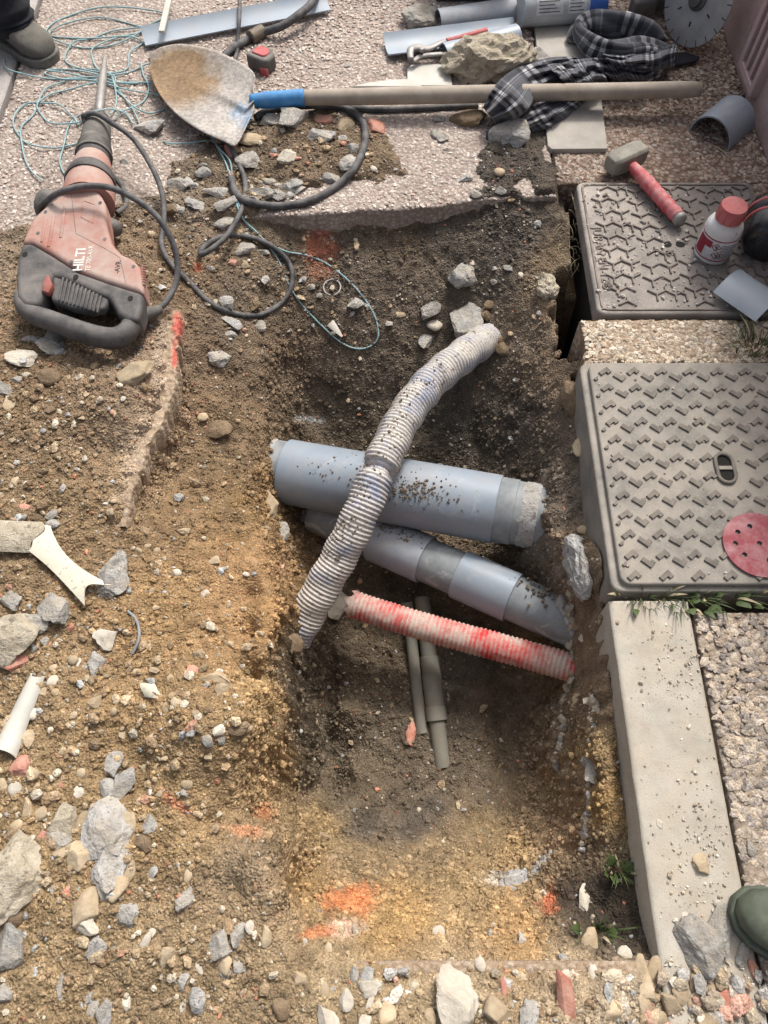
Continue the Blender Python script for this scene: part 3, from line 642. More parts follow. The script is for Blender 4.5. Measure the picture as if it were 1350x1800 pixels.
# remains of the old paving: a dusty broken lip running down from the hammer
nl_, nw_ = 150, 26
def row_(pts): return resample(spline([P(x, y, z) for x, y, z in pts], 8), .002)
Rr = row_([(318, 545, .018), (313, 590, .018), (309, 640, .020), (302, 690, .020), (284, 735, .019), (270, 765, .019), (246, 822, .018), (228, 870, .014), (216, 925, .006)])
Ll = row_([(255, 540, .000), (250, 590, -.004), (240, 640, -.004), (225, 690, -.006), (205, 740, -.006), (190, 780, -.006), (180, 830, -.006), (178, 880, -.006), (190, 930, -.012)])
V = []
for i in range(nl_ + 1):
    r0 = Rr[int(i / nl_ * (len(Rr) - 1))]; l0 = Ll[int(i / nl_ * (len(Ll) - 1))]
    jag = float(fbm(np.array(r0.y), np.array(0.3), 26, 4, 201)) * .012 + float(fbm(np.array(r0.y), np.array(2.3), 90, 2, 203)) * .005
    for k in range(nw_ + 3):
        f = min(k / nw_, 1); p = l0.lerp(r0, f); z = l0.z + (r0.z - l0.z) * f ** .55
        z += float(fbm(np.array(p.x), np.array(p.y), 30, 4, 205)) * .006 + float(fbm(np.array(p.x), np.array(p.y), 150, 2, 207)) * .002
        x = p.x + jag * f ** 3
        if k == nw_ + 1: x += .004; z -= .012
        if k == nw_ + 2: x -= .004; z -= .075
        V.append((x, p.y, z))
W_ = nw_ + 3
F = [(i * W_ + k, i * W_ + k + 1, (i + 1) * W_ + k + 1, (i + 1) * W_ + k) for i in range(nl_) for k in range(W_ - 1)]
o = fix_normals(mk('pavement', V, F, MT['apron_dusty'], None, angle=50)); o.data.flip_normals() if o.data.polygons[0].normal.z < 0 else None
pv = []
for q in V:
    a_, b_ = proj(*q); n_ = float(fbm(np.array(q[0]), np.array(q[1]), 60, 4, 211)) * .5
    f_ = math.exp(-(((a_ - 314) / 12) ** 2 + ((b_ - 572) / 24) ** 2)) + .9 * math.exp(-(((a_ - 307) / 8) ** 2 + ((b_ - 628) / 34) ** 2)) + n_
    pv.append(min(max((f_ - .38) * 2.2, 0), .9))
o.data.attributes.new('paint', 'FLOAT', 'POINT').data.foreach_set('value', pv)
set_props(o, 'dusty broken edge of old paving running down from the hammer', None, None, 'structure')
# wall with its vent
wt = thing('wall', (WALLX + .1, 2.5, -.3), 'pinkish rough rendered wall with a slatted vent', 'wall')
yy = np.linspace(-1.2, 7, 90); zz = np.linspace(-.3, .86, 30)
vy0, vy1, vz0, vz1 = 1.975, 2.125, .035, .36
V = []; F = []
for z_ in zz:
    for y_ in yy: V.append((WALLX + float(fbm(np.array(y_), np.array(z_), 7, 3, 3)) * .004, y_, z_))
for i in range(len(zz) - 1):
    for j in range(len(yy) - 1):
        yc, zc = (yy[j] + yy[j + 1]) / 2, (zz[i] + zz[i + 1]) / 2
        q = i * len(yy) + j; F.append((q, q + len(yy), q + len(yy) + 1, q + 1))
b0 = len(V)
V += [(WALLX + .2, -1.2, -.3), (WALLX + .2, 7, -.3), (WALLX + .2, -1.2, .86), (WALLX + .2, 7, .86)]
m_ = len(yy); L_ = (len(zz) - 1) * m_
F += [(b0, b0 + 1, b0 + 3, b0 + 2), (0, L_, b0 + 2, b0), (m_ - 1, b0 + 1, b0 + 3, L_ + m_ - 1), (L_, L_ + m_ - 1, b0 + 3, b0 + 2)]
mk('render', V, F, MT['wall'], wt)
# ------------------------------------------------------------------ vent in the wall
vt = thing('vent_grille', (WALLX - .01, (vy0 + vy1) / 2, vz0), 'pink slatted vent grille set in the wall', 'vent')
vt.location = (WALLX - .01, (vy0 + vy1) / 2, vz0)
def wbox(x0, x1, y0, y1, z0, z1):
    V = [(x, y, z) for z in (z0, z1) for x, y in ((x0, y0), (x1, y0), (x1, y1), (x0, y1))]
    return V, [(0, 3, 2, 1), (4, 5, 6, 7), (0, 1, 5, 4), (1, 2, 6, 5), (2, 3, 7, 6), (3, 0, 4, 7)]
fr = .022
bevel(mk('frame', *merge(wbox(WALLX - .022, WALLX + .004, vy0, vy1, vz0, vz0 + fr), wbox(WALLX - .022, WALLX + .004, vy0, vy1, vz1 - fr, vz1),
    wbox(WALLX - .0221, WALLX + .0041, vy0 - .001, vy0 + fr, vz0 - .001, vz1 + .001), wbox(WALLX - .0221, WALLX + .0041, vy1 - fr, vy1 + .001, vz0 - .001, vz1 + .001)), MT['wall_trim'], vt, smooth=False), .003)
mk('recess', *wbox(WALLX - .006, WALLX + .002, vy0 + fr, vy1 - fr, vz0 + fr, vz1 - fr), MT['dark'], vt, smooth=False)
for i in range(2):
    y_ = vy0 + fr + .026 + i * .042
    mk('slat', *wbox(WALLX - .019, WALLX - .002, y_, y_ + .018, vz0 + fr - .002, vz1 - fr + .002), MT['wall_trim'], vt, smooth=False)

# ------------------------------------------------------------------ inspection covers
def rrect(x0, x1, y0, y1, r, n=6):
    out = []
    for cx, cy, a in ((x1 - r, y0 + r, -90), (x1 - r, y1 - r, 0), (x0 + r, y1 - r, 90), (x0 + r, y0 + r, 180)):
        for k in range(n + 1):
            t = math.radians(a + 90 * k / n); out.append((cx + r * math.cos(t), cy + r * math.sin(t)))
    return out
def copies(proto_mesh, name, parent, places):
    for (x, y, z, rz) in places:
        o = bpy.data.objects.new(name, proto_mesh); COL.objects.link(o); o.parent = parent
        o.location = Vector((x, y, z)) - wloc(parent); o.rotation_euler = (0, 0, rz)
def poly_mesh(name, outline, h, mat, taper=.0012):
    """small raised piece with sloping sides"""
    n = len(outline); cx = sum(p[0] for p in outline) / n; cy = sum(p[1] for p in outline) / n
    V = [(p[0], p[1], -.001) for p in outline] + [(p[0] + (cx - p[0]) * taper * 60, p[1] + (cy - p[1]) * taper * 60, h) for p in outline]
    F = [tuple(range(n, 2 * n))] + [(i, (i + 1) % n, n + (i + 1) % n, n + i) for i in range(n)]
    me = bpy.data.meshes.new(name); me.from_pydata(V, [], F); me.materials.append(mat); return me
# lower cover: thick lid with L-shaped treads
CX0, CX1, CY0, CY1, CZ = .437, .975, .548, 1.085, .024
lc = thing('inspection_cover', ((CX0 + CX1) / 2, (CY0 + CY1) / 2, -.1), 'large grey cast cover with L-shaped treads, under the red sanding disc', 'cover')
EXTRA.append((CX0, CX1, CY0, CY1, CZ))
bevel(fix_normals(mk('frame', *prism(rrect(CX0, CX1 + .01, CY0 - .006, CY1 + .004, .02), -.16, CZ - .012), MT['cast'], lc, smooth=True, angle=30)), .005, 3)
bevel(fix_normals(mk('lid', *prism(rrect(CX0 + .016, CX1, CY0 + .004, CY1 - .004, .02), CZ - .03, CZ), MT['cast'], lc, smooth=True, angle=30)), .004, 3)
a45 = math.radians(42)
def ell(l, w, s, flip):
    # long arm along direction, short foot at the end
    pts = [(0, 0), (l, 0), (l, -s if flip else s), (l - w, -s if flip else s), (l - w, -w if flip else w), (0, -w if flip else w)]
    return pts if not flip else pts[::-1]
def rot(pts, a): return [(x * math.cos(a) - y * math.sin(a), x * math.sin(a) + y * math.cos(a)) for x, y in pts]
tA = poly_mesh('tread', rot(ell(.0255, .0100, .0165, True), math.radians(38)), .0042, MT['cast_tread'])
tB = poly_mesh('tread', rot(ell(.0255, .0100, .0165, False), math.radians(-38)), .0042, MT['cast_tread'])
kp = P(1274, 824, CZ)                                         # key slot
pitx, pity = .0615, .0448
plA, plB = [], []
for r_ in range(12):
    for c_ in range(9):
        x = CX0 + .034 + c_ * pitx - r_ * .0006; y = CY1 - .034 - r_ * pity * .985
        for dx, dy, L in ((0, 0, plA), (.0305, -.009, plB)):
            xx, yy_ = x + dx, y + dy
            if xx > CX1 - .03 or yy_ < CY0 + .012: continue
            if abs(xx + .01 - kp.x) < .030 and abs(yy_ - kp.y) < .048: continue
            L.append((xx, yy_, CZ, RND.uniform(-.05, .05)))
copies(tA, 'tread', lc, plA); copies(tB, 'tread', lc, plB)
hm = poly_mesh('tread', [(0, 0), (.010, .009), (.010, .0), (.004, -.004)], .004, MT['cast_tread'])
copies(hm, 'tread', lc, [(CX0 + .022, CY1 - .052 - k * pity * .985, CZ, 0) for k in range(11)])
def stadium(cx, cy, w, l, n=8):
    out = []
    for k in range(n + 1): t = math.pi * k / n; out.append((cx + w * math.cos(t), cy + l + w * math.sin(t)))
    for k in range(n + 1): t = math.pi + math.pi * k / n; out.append((cx + w * math.cos(t), cy - l + w * math.sin(t)))
    return out
def ring_prism(o1, o2, z0, z1):
    n = len(o1); V = [(p[0], p[1], z) for o, z in ((o1, z0), (o1, z1), (o2, z1), (o2, z0)) for p in o]
    return V, [(a * n + i, a * n + (i + 1) % n, ((a + 1) % 4) * n + (i + 1) % n, ((a + 1) % 4) * n + i) for a in range(4) for i in range(n)]
ks = mk('key_slot', *ring_prism(stadium(kp.x, kp.y, .021, .017), stadium(kp.x, kp.y, .0145, .017), CZ - .001, CZ + .006), MT['cast_tread'], lc)
mk('slot_floor', *prism(stadium(kp.x, kp.y, .0150, .017), CZ + .0003, CZ + .0008), MT['dark'], ks, smooth=False)
bevel(mk('slot_bar', *wbox(kp.x - .014, kp.x + .014, kp.y - .0045, kp.y + .0045, CZ + .0009, CZ + .0052), MT['cast'], ks, smooth=False), .0015)
# upper cover: Y-shaped ribs, two key holes, moulded lettering
UX0, UX1, UY0, UY1, UZ = .497, .952, 1.232, 1.676, .010
uc = thing('inspection_cover', ((UX0 + UX1) / 2, (UY0 + UY1) / 2, -.1), 'dusty square cover with Y-shaped ribs, under the club hammer and white bottle', 'cover')
EXTRA.append((UX0, UX1, UY0, UY1, UZ))
mk('chamber', *prism(rrect(UX0 + .012, UX1 - .005, UY0 + .008, UY1 - .004, .012), -.42, -.05), MT['dark'], uc, smooth=False)
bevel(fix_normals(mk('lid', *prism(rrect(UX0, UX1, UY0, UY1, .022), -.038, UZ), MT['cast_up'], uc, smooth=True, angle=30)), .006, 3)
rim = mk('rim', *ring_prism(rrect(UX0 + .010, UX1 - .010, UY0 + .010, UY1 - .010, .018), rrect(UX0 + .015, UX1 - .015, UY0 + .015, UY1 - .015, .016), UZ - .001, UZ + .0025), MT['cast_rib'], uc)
def bars(angs, l, w):
    V, F = [], []
    for a in angs:
        c, s = math.cos(a), math.sin(a)
        pts = [(0, -w / 2), (l, -w / 2), (l, w / 2), (0, w / 2)]
        o = len(V)
        for z, sc in ((-.001, 1), (.0045, .55)):
            for x, y in pts: V.append((c * x - s * y * sc, s * x + c * y * sc, z))
        F += [(o, o + 1, o + 5, o + 4), (o + 1, o + 2, o + 6, o + 5), (o + 2, o + 3, o + 7, o + 6), (o + 4, o + 5, o + 6, o + 7)]
    return V, F
def rib_mesh(angs, ls):
    V, F = [], []
    for a, l in zip(angs, ls):
        v, f = bars([math.radians(a)], l, .0056); o_ = len(V); V += v; F += [tuple(i + o_ for i in q) for q in f]
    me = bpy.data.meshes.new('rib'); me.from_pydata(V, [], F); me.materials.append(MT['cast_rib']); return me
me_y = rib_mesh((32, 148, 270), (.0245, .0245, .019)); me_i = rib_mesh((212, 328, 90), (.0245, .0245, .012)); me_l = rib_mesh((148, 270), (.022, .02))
kh = P(1184, 430, UZ)
rb = {0: [], 1: [], 2: []}
hx, hy = .0905, .0428
for r_ in range(10):
    for c_ in range(6):
        for d_, knd in ((0, 0), (.0222, 1), (.0444, 0), (.068, 2)):
            x = UX0 + .052 + c_ * hx + d_ + (.0 if r_ % 2 else .004); y = UY1 - .034 - r_ * hy + (.0128 if knd == 1 else 0) - (.01 if c_ % 2 else 0)
            if y < UY0 + .03 or x > UX1 - .03 or (abs(x - kh.x) < .045 and abs(y - kh.y) < .03): continue
            if (knd == 2 and (r_ + c_) % 3) or RND.random() < .08: continue
            rb[knd].append((x, y, UZ + .0002 * knd, RND.uniform(-.05, .05)))
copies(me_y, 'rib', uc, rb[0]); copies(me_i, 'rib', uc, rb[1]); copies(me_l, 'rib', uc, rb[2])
for s_ in (-1, 1):
    c_ = Vector((kh.x + s_ * .0165, kh.y, UZ))
    mk('key_hole', *prism([(c_.x + .0115 * math.cos(t), c_.y + .0095 * math.sin(t)) for t in np.linspace(0, 2 * math.pi, 18, endpoint=False)], UZ + .0004, UZ + .0009), MT['dark'], uc, smooth=False)
def text(name, s, loc, rz, size, mat, parent, depth=.0006, tilt=None, bold=0):
    cu = bpy.data.curves.new(name, 'FONT'); cu.body = s; cu.size = size; cu.extrude = depth; cu.align_x = 'LEFT'; cu.offset = bold
    cu.materials.append(mat); o = bpy.data.objects.new(name, cu); COL.objects.link(o)
    if parent: o.parent = parent; o.location = Vector(loc) - wloc(parent)
    else: o.location = loc
    o.rotation_euler = tilt if tilt else (0, 0, rz)
    dg = bpy.context.evaluated_depsgraph_get(); me = bpy.data.meshes.new_from_object(o.evaluated_get(dg))
    m = bpy.data.objects.new(name, me); COL.objects.link(m); m.parent = o.parent; m.location = o.location; m.rotation_euler = o.rotation_euler
    bpy.data.objects.remove(o); m.name = name
    return m
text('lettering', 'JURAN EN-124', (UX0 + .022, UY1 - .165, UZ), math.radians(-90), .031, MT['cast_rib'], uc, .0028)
cxy = (UX0 + .034, UY0 + .085)
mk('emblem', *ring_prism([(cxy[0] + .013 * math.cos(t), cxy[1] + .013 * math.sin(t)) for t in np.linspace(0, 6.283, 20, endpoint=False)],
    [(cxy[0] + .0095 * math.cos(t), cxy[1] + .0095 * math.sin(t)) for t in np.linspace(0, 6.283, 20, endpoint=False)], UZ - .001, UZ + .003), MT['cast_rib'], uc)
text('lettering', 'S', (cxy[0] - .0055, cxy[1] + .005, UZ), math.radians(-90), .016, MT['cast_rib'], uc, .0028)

# ------------------------------------------------------------------ pipes in the pit
def seg_pipe(name, a, b, r, mat, parent, t0=0, t1=1, th=.005, seg=40, sag=0):
    a = Vector(a); b = Vector(b); p0 = a.lerp(b, t0); p1 = a.lerp(b, t1); L = (p1 - p0).length
    V, F = lathe(p0, p1 - p0, [(.004, r - th), (0, r - th), (0, r - .0012), (.0012, r), (L * .33, r), (L * .66, r), (L - .0012, r), (L, r - .0012), (L, r - th), (L - .004, r - th)], seg)
    return mk(name, V, F, mat, parent, angle=40)
A, B = P(476, 824, -.295), P(940, 907, -.225)
bp = thing('drain_pipe', A.lerp(B, .5) - Vector((0, 0, .09)), 'thick blue-grey plastic drain pipe crossing the pit', 'pipe')
seg_pipe('pipe', A - (B - A) * .05, B + (B - A) * .12, .0755, MT['pvc_dark'], bp)
seg_pipe('sleeve', A, B, .0825, MT['pvc'], bp, .065, .868)
seg_pipe('socket', A, B, .0785, MT['pvc_dark'], bp, .862, .93)
# cement smear on the pipe ends
def smear(t0, t1, seed, side):
    V = []; F = []; ax = (B - A).normalized(); s = ax.cross(Vector((0, 0, 1))).normalized(); u = s.cross(ax); nn = 26; m = 6
    for i in range(m + 1):
        for k in range(nn + 1):
            a = math.radians(-30 + 240 * k / nn); t = t0 + (t1 - t0) * i / m
            if i == (m if side > 0 else 0): t += side * .03 * (mnoise.noise(Vector((k * .55, seed, 0))))
            r = .0768 + .004 * abs(mnoise.noise(Vector((k * .7, i * .8, seed)))) - (.004 if i == (m if side > 0 else 0) else 0)
            V.append(A + (B - A) * t + s * math.cos(a) * r + u * math.sin(a) * r)
    for i in range(m):
        for k in range(nn): q = i * (nn + 1) + k; F.append((q, q + 1, q + nn + 2, q + nn + 1))
    return V, F
mk('cement_smear', *smear(-.02, .022, 3, 1), MT['st_p'], bp); mk('cement_smear', *smear(.945, 1.01, 8, -1), MT['st_p'], bp)
A2, B2 = P(575, 908, -.375), P(1010, 1098, -.285)
sp = thing('waste_pipe', A2.lerp(B2, .5) - Vector((0, 0, .06)), 'thinner grey plastic pipe with two couplings below the thick pipe', 'pipe')
seg_pipe('pipe', A2 - (B2 - A2) * .05, B2 + (B2 - A2) * .12, .0545, MT['pvc_dark'], sp)
seg_pipe('coupling', A2, B2, .0605, MT['pvc_dusty'], sp, .215, .43)
seg_pipe('coupling', A2, B2, .0605, MT['pvc'], sp, .565, .775)
def corrugated(name, pts, r, depth, pitch, mat, label, cat, seg=26, ruin=None, seedn=0):
    path = resample(spline(pts, 14), pitch / 5)
    def rad(i, k):
        c = .5 + .5 * math.cos(2 * math.pi * (i / 5.0)); c = c ** .6
        v = Vector((path[i].x * 26, path[i].y * 26, k * .45 + seedn))
        d = mnoise.noise(v) * .0012
        rr = r - depth * (1 - c) + d
        if ruin: rr += ruin(i / len(path), k / seg)
        return rr
    V, F = tube(path, rad, seg, True)
    o = mk(name, V, F, mat)
    at = o.data.attributes.new('groove', 'FLOAT', 'POINT')
    gv = []
    for i in range(len(path)):
        c = .5 + .5 * math.cos(2 * math.pi * (i / 5.0)); gv += [1 - c] * seg
    at.data.foreach_set('value', gv)
    return set_props(o, label, cat)
def conduit_material(name, plastic, dustc, amt, dark, thr=.5, dark_thr=.60):
    m = bpy.data.materials.new(name); m.use_nodes = True; nt = m.node_tree; b = nt.nodes['Principled BSDF']
    geo = nt.nodes.new('ShaderNodeNewGeometry'); pos = geo.outputs['Position']
    at = nt.nodes.new('ShaderNodeAttribute'); at.attribute_name = 'groove'
    n1 = _ramp(nt, _noise(nt, pos, 14, 6, .7), [(thr - .14, g(0)), (thr + .14, g(1))])
    fac = _math(nt, 'SUBTRACT', _math(nt, 'MULTIPLY', n1, amt), _math(nt, 'MULTIPLY', at.outputs['Fac'], .35), True)
    col = _mix(nt, fac, plastic, dustc)
    col = _mix(nt, _ramp(nt, _noise(nt, pos, 46, 5, .75), [(dark_thr, g(0)), (dark_thr + .08, g(.85))]), col, dark)
    col = _mix(nt, 1.0, col, _ramp(nt, _noise(nt, pos, 240, 3, .7), [(.3, g(.78)), (.7, g(1.18))]), 'MULTIPLY')
    nt.links.new(col, b.inputs['Base Color']); b.inputs['Roughness'].default_value = .75; b.inputs['Specular IOR Level'].default_value = .25
    bn = nt.nodes.new('ShaderNodeBump'); bn.inputs['Strength'].default_value = .6; bn.inputs['Distance'].default_value = .003
    nt.links.new(_noise(nt, pos, 160, 5, .7), bn.inputs['Height']); nt.links.new(bn.outputs[0], b.inputs['Normal'])
    return m
MT['hose'] = conduit_material('white_hose', (.27, .30, .40), (.54, .50, .45), 1.3, (.16, .13, .10), .42, .565)
MT['conduit'] = conduit_material('red_conduit', (.52, .04, .04), (.52, .41, .35), 1.25, (.20, .14, .10), .46, .62)
hp = [P(*q) for q in ((880, 574, -.27), (852, 598, -.20), (812, 627, -.155), (762, 668, -.135), (716, 725, -.12), (682, 790, -.118), (656, 850, -.128), (630, 912, -.16), (600, 972, -.21), (562, 1040, -.265), (532, 1094, -.315), (516, 1122, -.345))]
def hose_ruin(t, kf):
    d = -.018 * math.exp(-((t - .60) / .012) ** 2) * (1 if .0 < kf < .55 else .2)
    return d + .002 * math.exp(-((t - .582) / .010) ** 2) + .0018 * math.sin(t * 90 + kf * 9)
corrugated('corrugated_hose', hp, .0425, .0042, .0094, MT['hose'], 'dirty white corrugated hose bending over the thick pipe', 'hose', 30, hose_ruin)
rp = [P(*q) for q in ((622, 1062, -.335), (660, 1075, -.332), (740, 1100, -.33), (830, 1125, -.325), (920, 1149, -.315), (1012, 1176, -.30), (1050, 1186, -.295))]
rc = corrugated('corrugated_conduit', rp, .0335, .0036, .0105, MT['conduit'], 'red corrugated conduit with pale dust, broken at one end', 'conduit', 26)
# torn end of the red conduit
V = []; F = []
e0 = rp[0]; ax = (rp[1] - rp[0]).normalized(); s = ax.cross(Vector((0, 0, 1))).normalized(); u = s.cross(ax)
for k in range(26):
    a = 2 * math.pi * k / 26; j = .012 * abs(mnoise.noise(Vector((k * .9, 4, 0)))) + .006 * (k % 3 == 0)
    V += [e0 + s * math.cos(a) * .035 + u * math.sin(a) * .035, e0 - ax * j * 1.8 + s * math.cos(a) * .036 + u * math.sin(a) * .036]
for k in range(26): q = 2 * k; w = 2 * ((k + 1) % 26); F.append((q, w, w + 1, q + 1))
mk('torn_lip', V, F, MT['conduit'], rc)
q1 = thing('duct_pipe', P(722, 1190, -.49), 'thin olive-grey pipe lying at the left of the pair in the pit', 'pipe')
seg_pipe('pipe', P(716, 1060, -.44), P(742, 1290, -.505), .0145, MT['pvc_olive'], q1, seg=20, th=.002)
q2 = thing('duct_pipe', P(760, 1200, -.49), 'thin olive-grey pipe with a stepped coupling, beside a thinner one', 'pipe')
a_, b_ = P(742, 1050, -.43), P(778, 1350, -.515)
seg_pipe('pipe', a_, b_, .0195, MT['pvc_olive'], q2, seg=22, th=.002)
for t0, t1, r in ((.36, .47, .0228), (.465, .56, .0245), (.555, .66, .0238), (.655, .735, .0262)):
    seg_pipe('coupling', a_, b_, r, MT['pvc_olive'], q2, t0, t1, seg=22, th=.003)

# ------------------------------------------------------------------ shovel
sz = .035
sv = thing('shovel', PG(700, 160), 'long-handled shovel with a blue socket and earth-stained blade', 'shovel')
hA, hB = P(528, 172, .052), P(1231, 157, .060)
n = 40; path = [hA.lerp(hB, i / n) for i in range(n + 1)]
rr = [.0195 + .0015 * math.sin(i / n * 5) + (.003 * (i / n)) for i in range(n + 1)]; rr[-1] *= .86; rr[-2] *= .97
mk('handle', *tube(path, rr, 20), MT['wood'], sv)
sA = P(440, 178, .045)
pt = [sA.lerp(hA, i / 12) for i in range(14)]
mk('socket', *tube(pt, [.0165 + .0048 * min(1, i / 4) for i in range(14)], 20), MT['blue'], sv)
# blade: dished sheet, outline traced as ruled strip tip -> shoulder
up_ = [(262, 105), (268, 92), (285, 82), (320, 77), (370, 86), (420, 108), (446, 128), (444, 150), (446, 165)]
lo_ = [(264, 120), (272, 148), (290, 178), (318, 206), (355, 230), (395, 248), (414, 254), (432, 222), (446, 190)]
U = spline([P(x, y, .0) for x, y in up_], 7); Lw = spline([P(x, y, .0) for x, y in lo_], 7)
V = []; nu = len(U); nw = 34
for i in range(nu):
    fi = i / (nu - 1)
    for k in range(nw + 1):
        f = k / nw; c = (f - .5) * 2
        z = .030 + .022 * (c * c) * (1 - .6 * abs(2 * fi - 1)) + .018 * fi + .012 * math.exp(-(c / .13) ** 2) * min(1, max(0, fi - .35) * 3)
        p = U[i].lerp(Lw[i], f)
        # keep the traced outline at this height
        px_, py__ = proj(p.x, p.y, 0.0); q = P(px_, py__, z); V.append(q)
F = [(i * (nw + 1) + k, i * (nw + 1) + k + 1, (i + 1) * (nw + 1) + k + 1, (i + 1) * (nw + 1) + k) for i in range(nu - 1) for k in range(nw)]
bl = mk('blade', V, F, MT['blade'], sv)
vc = []
for v in V:
    px_, py__ = proj(v.x, v.y, v.z); n_ = mnoise.fractal(Vector((v.x * 9, v.y * 9, 0)), 1, 2, 5) * .5 + mnoise.noise(Vector((v.x * 40, v.y * 40, 3))) * .2
    e_ = math.exp(-(((px_ - 315) / 75) ** 2 + ((py__ - 132) / 52) ** 2)) * 1.35 + n_ * .7; e_ = min(max((e_ - .25) * 1.8, 0), 1)
    b_ = min(max((math.exp(-(((px_ - 425) / 34) ** 2 + ((py__ - 195) / 30) ** 2)) + n_ * .9 - .45) * 1.6, 0), .75)
    c_ = np.array((.33, .305, .275)) * (1 - e_) + np.array((.21, .14, .078)) * e_; c_ = c_ * (1 - b_) + np.array((.16, .28, .42)) * b_; vc.append((*c_, 1))
bl.data.attributes.new('Col', 'FLOAT_COLOR', 'POINT').data.foreach_set('color', np.array(vc, dtype=np.float32).ravel()); so_ = bl.modifiers.new('thickness', 'SOLIDIFY'); so_.thickness = .003; so_.offset = -1

# ------------------------------------------------------------------ demolition hammer
def C4(x, y, z): return P(x / 3.75, 170 + y / 3.75, z)
dh = thing('demolition_hammer', PG(130, 480), 'dusty red and black electric demolition hammer lying on the soil', 'power tool')
ZT = .112
red = [(395, 645), (470, 600), (640, 600), (690, 690), (705, 850), (735, 960), (800, 1030), (870, 1060), (920, 1110), (940, 1200), (945, 1290), (700, 1213), (520, 1148), (330, 1028), (205, 953), (138, 962), (165, 890), (215, 790), (310, 705)]
bevel(fix_normals(mk('housing', *prism([C4(x, y, ZT) for x, y in red], .045, ZT), MT['red_house'], dh, smooth=True, angle=40)), .017, 5, 25)
blk = [(138, 966), (205, 957), (330, 1032), (520, 1152), (700, 1217), (944, 1294), (936, 1380), (905, 1470), (830, 1470), (770, 1420), (722, 1330), (520, 1238), (400, 1188), (345, 1172), (300, 1290), (240, 1370), (150, 1370), (108, 1310), (100, 1190), (112, 1060)]
bevel(fix_normals(mk('rear_housing', *prism([C4(x, y, ZT - .003) for x, y in blk], .05, ZT - .003), MT['black_house'], dh, smooth=True, angle=40)), .012, 5, 25)
gp_ = [(345, 1165), (725, 1322), (690, 1390), (600, 1412), (480, 1388), (330, 1335)]
bevel(fix_normals(mk('grip', *prism([C4(x, y, ZT - .010) for x, y in gp_], ZT - .035, ZT - .010), MT['black_house'], dh, smooth=True, angle=40)), .008, 4, 25)
hpth = spline([C4(x, y, .082) for x, y in ((150, 1310), (165, 1385), (235, 1440), (330, 1475), (480, 1530), (640, 1580), (760, 1592), (845, 1545), (885, 1450), (900, 1370))], 6)
mk('rear_handle', *tube(hpth, [.0185 + .004 * math.sin(i / len(hpth) * 3.14) for i in range(len(hpth))], 16, squash=1.15), MT['black_house'], dh)
# grip bellows
for i in range(11):
    x = 405 + i * 25; y0 = 1190 + i * 12; y1 = 1350 + i * 8
    bevel(mk('grip_rib', *box_between(C4(x + 15, y0 + 6, ZT - .008), C4(x - 12, y1, ZT - .012), .0048, .010), MT['black_house'], dh), .0018, 2)
bevel(fix_normals(mk('trigger', *prism([C4(x, y, ZT) for x, y in ((318, 1170), (350, 1245), (320, 1300), (276, 1285), (285, 1225))], ZT - .012, ZT + .004), MT['trigger'], dh)), .003, 2)
for x, y in ((165, 1040), (500, 1190), (860, 1330)):
    c_ = C4(x, y, ZT - .003); mk('screw_recess', *prism([(c_.x + .006 * math.cos(t), c_.y + .008 * math.sin(t)) for t in np.linspace(0, 6.283, 12, endpoint=False)], ZT - .0028, ZT - .0022), MT['dark'], dh, smooth=False)
for x, y in ((300, 760), (660, 700), (690, 940), (880, 1120), (250, 900), (470, 1090)):
    c_ = C4(x, y, ZT); mk('screw', *prism([(c_.x + .0042 * math.cos(t), c_.y + .0055 * math.sin(t)) for t in np.linspace(0, 6.283, 12, endpoint=False)], ZT + .0001, ZT + .0006), MT['black_house'], dh, smooth=False)
for q0, q1 in (((470, 640), (500, 900)), ((500, 900), (690, 1000)), ((690, 1000), (790, 1060)), ((790, 1060), (830, 1230))):
    mk('seam', *box_between(C4(*q0, ZT + .0001), C4(*q1, ZT + .0001), .0012, .0005), MT['black_dusty'], dh, smooth=False)
# raised lines on the housing
for x0, y0, x1, y1 in ((305, 800, 275, 960), (355, 795, 320, 990), (430, 720, 400, 930)):
    bevel(mk('rib', *box_between(C4(x0, y0, ZT), C4(x1, y1, ZT), .007, .004), MT['red_house'], dh), .0016, 2)
pl = [C4(x, y, ZT) for x, y in ((550, 685), (628, 712), (615, 835), (535, 795))]
for i in range(4): bevel(mk('plate_edge', *box_between(pl[i], pl[(i + 1) % 4], .0022, .0022), MT['red_house'], dh), .0008, 2)
for i in range(8):
    bevel(mk('cooling_fin', *box_between(C4(925, 1150 + i * 17, ZT - .010), C4(948, 1157 + i * 17, ZT - .02), .0035, .03), MT['red_house'], dh), .001, 2)
# neck, bellows, chuck, chisel turn about one axis
axA, axB = C4(590, 640, .078), C4(650, 128, .062)
ad = axB - axA; AL = ad.length
def ring(name, t0, t1, prof, mat):
    V, F = lathe(axA + ad * t0, ad, [(AL * (t1 - t0) * f, r) for f, r in prof], 28); return mk(name, V, F, mat, dh, angle=35)
ring('neck', -.12, .40, [(0, .062), (.35, .059), (.6, .050), (.9, .045), (1, .040)], MT['red_house'])
ring('neck_band', .10, .22, [(0, .060), (.1, .0615), (.9, .0555), (1, .053)], MT['black_house'])
ring('collar', .38, .52, [(0, .038), (.1, .041), (.9, .041), (1, .039)], MT['black_house'])
ring('bellows', .44, .64, [(0, .036), (.02, .0455), (.12, .046), (.2, .042), (.3, .0445), (.4, .0405), (.5, .043), (.6, .039), (.7, .041), (.8, .0375), (1, .036)], MT['black_dusty'])
ring('chuck', .62, .90, [(0, .036), (.1, .0375), (.5, .036), (.8, .034), (.95, .031), (1, .026)], MT['black_dusty'])
ring('dust_boot', .88, 1.0, [(0, .029), (.3, .028), (.6, .030), (.9, .024), (1, .015)], MT['black_house'])
tip = P(185, 97, .012)
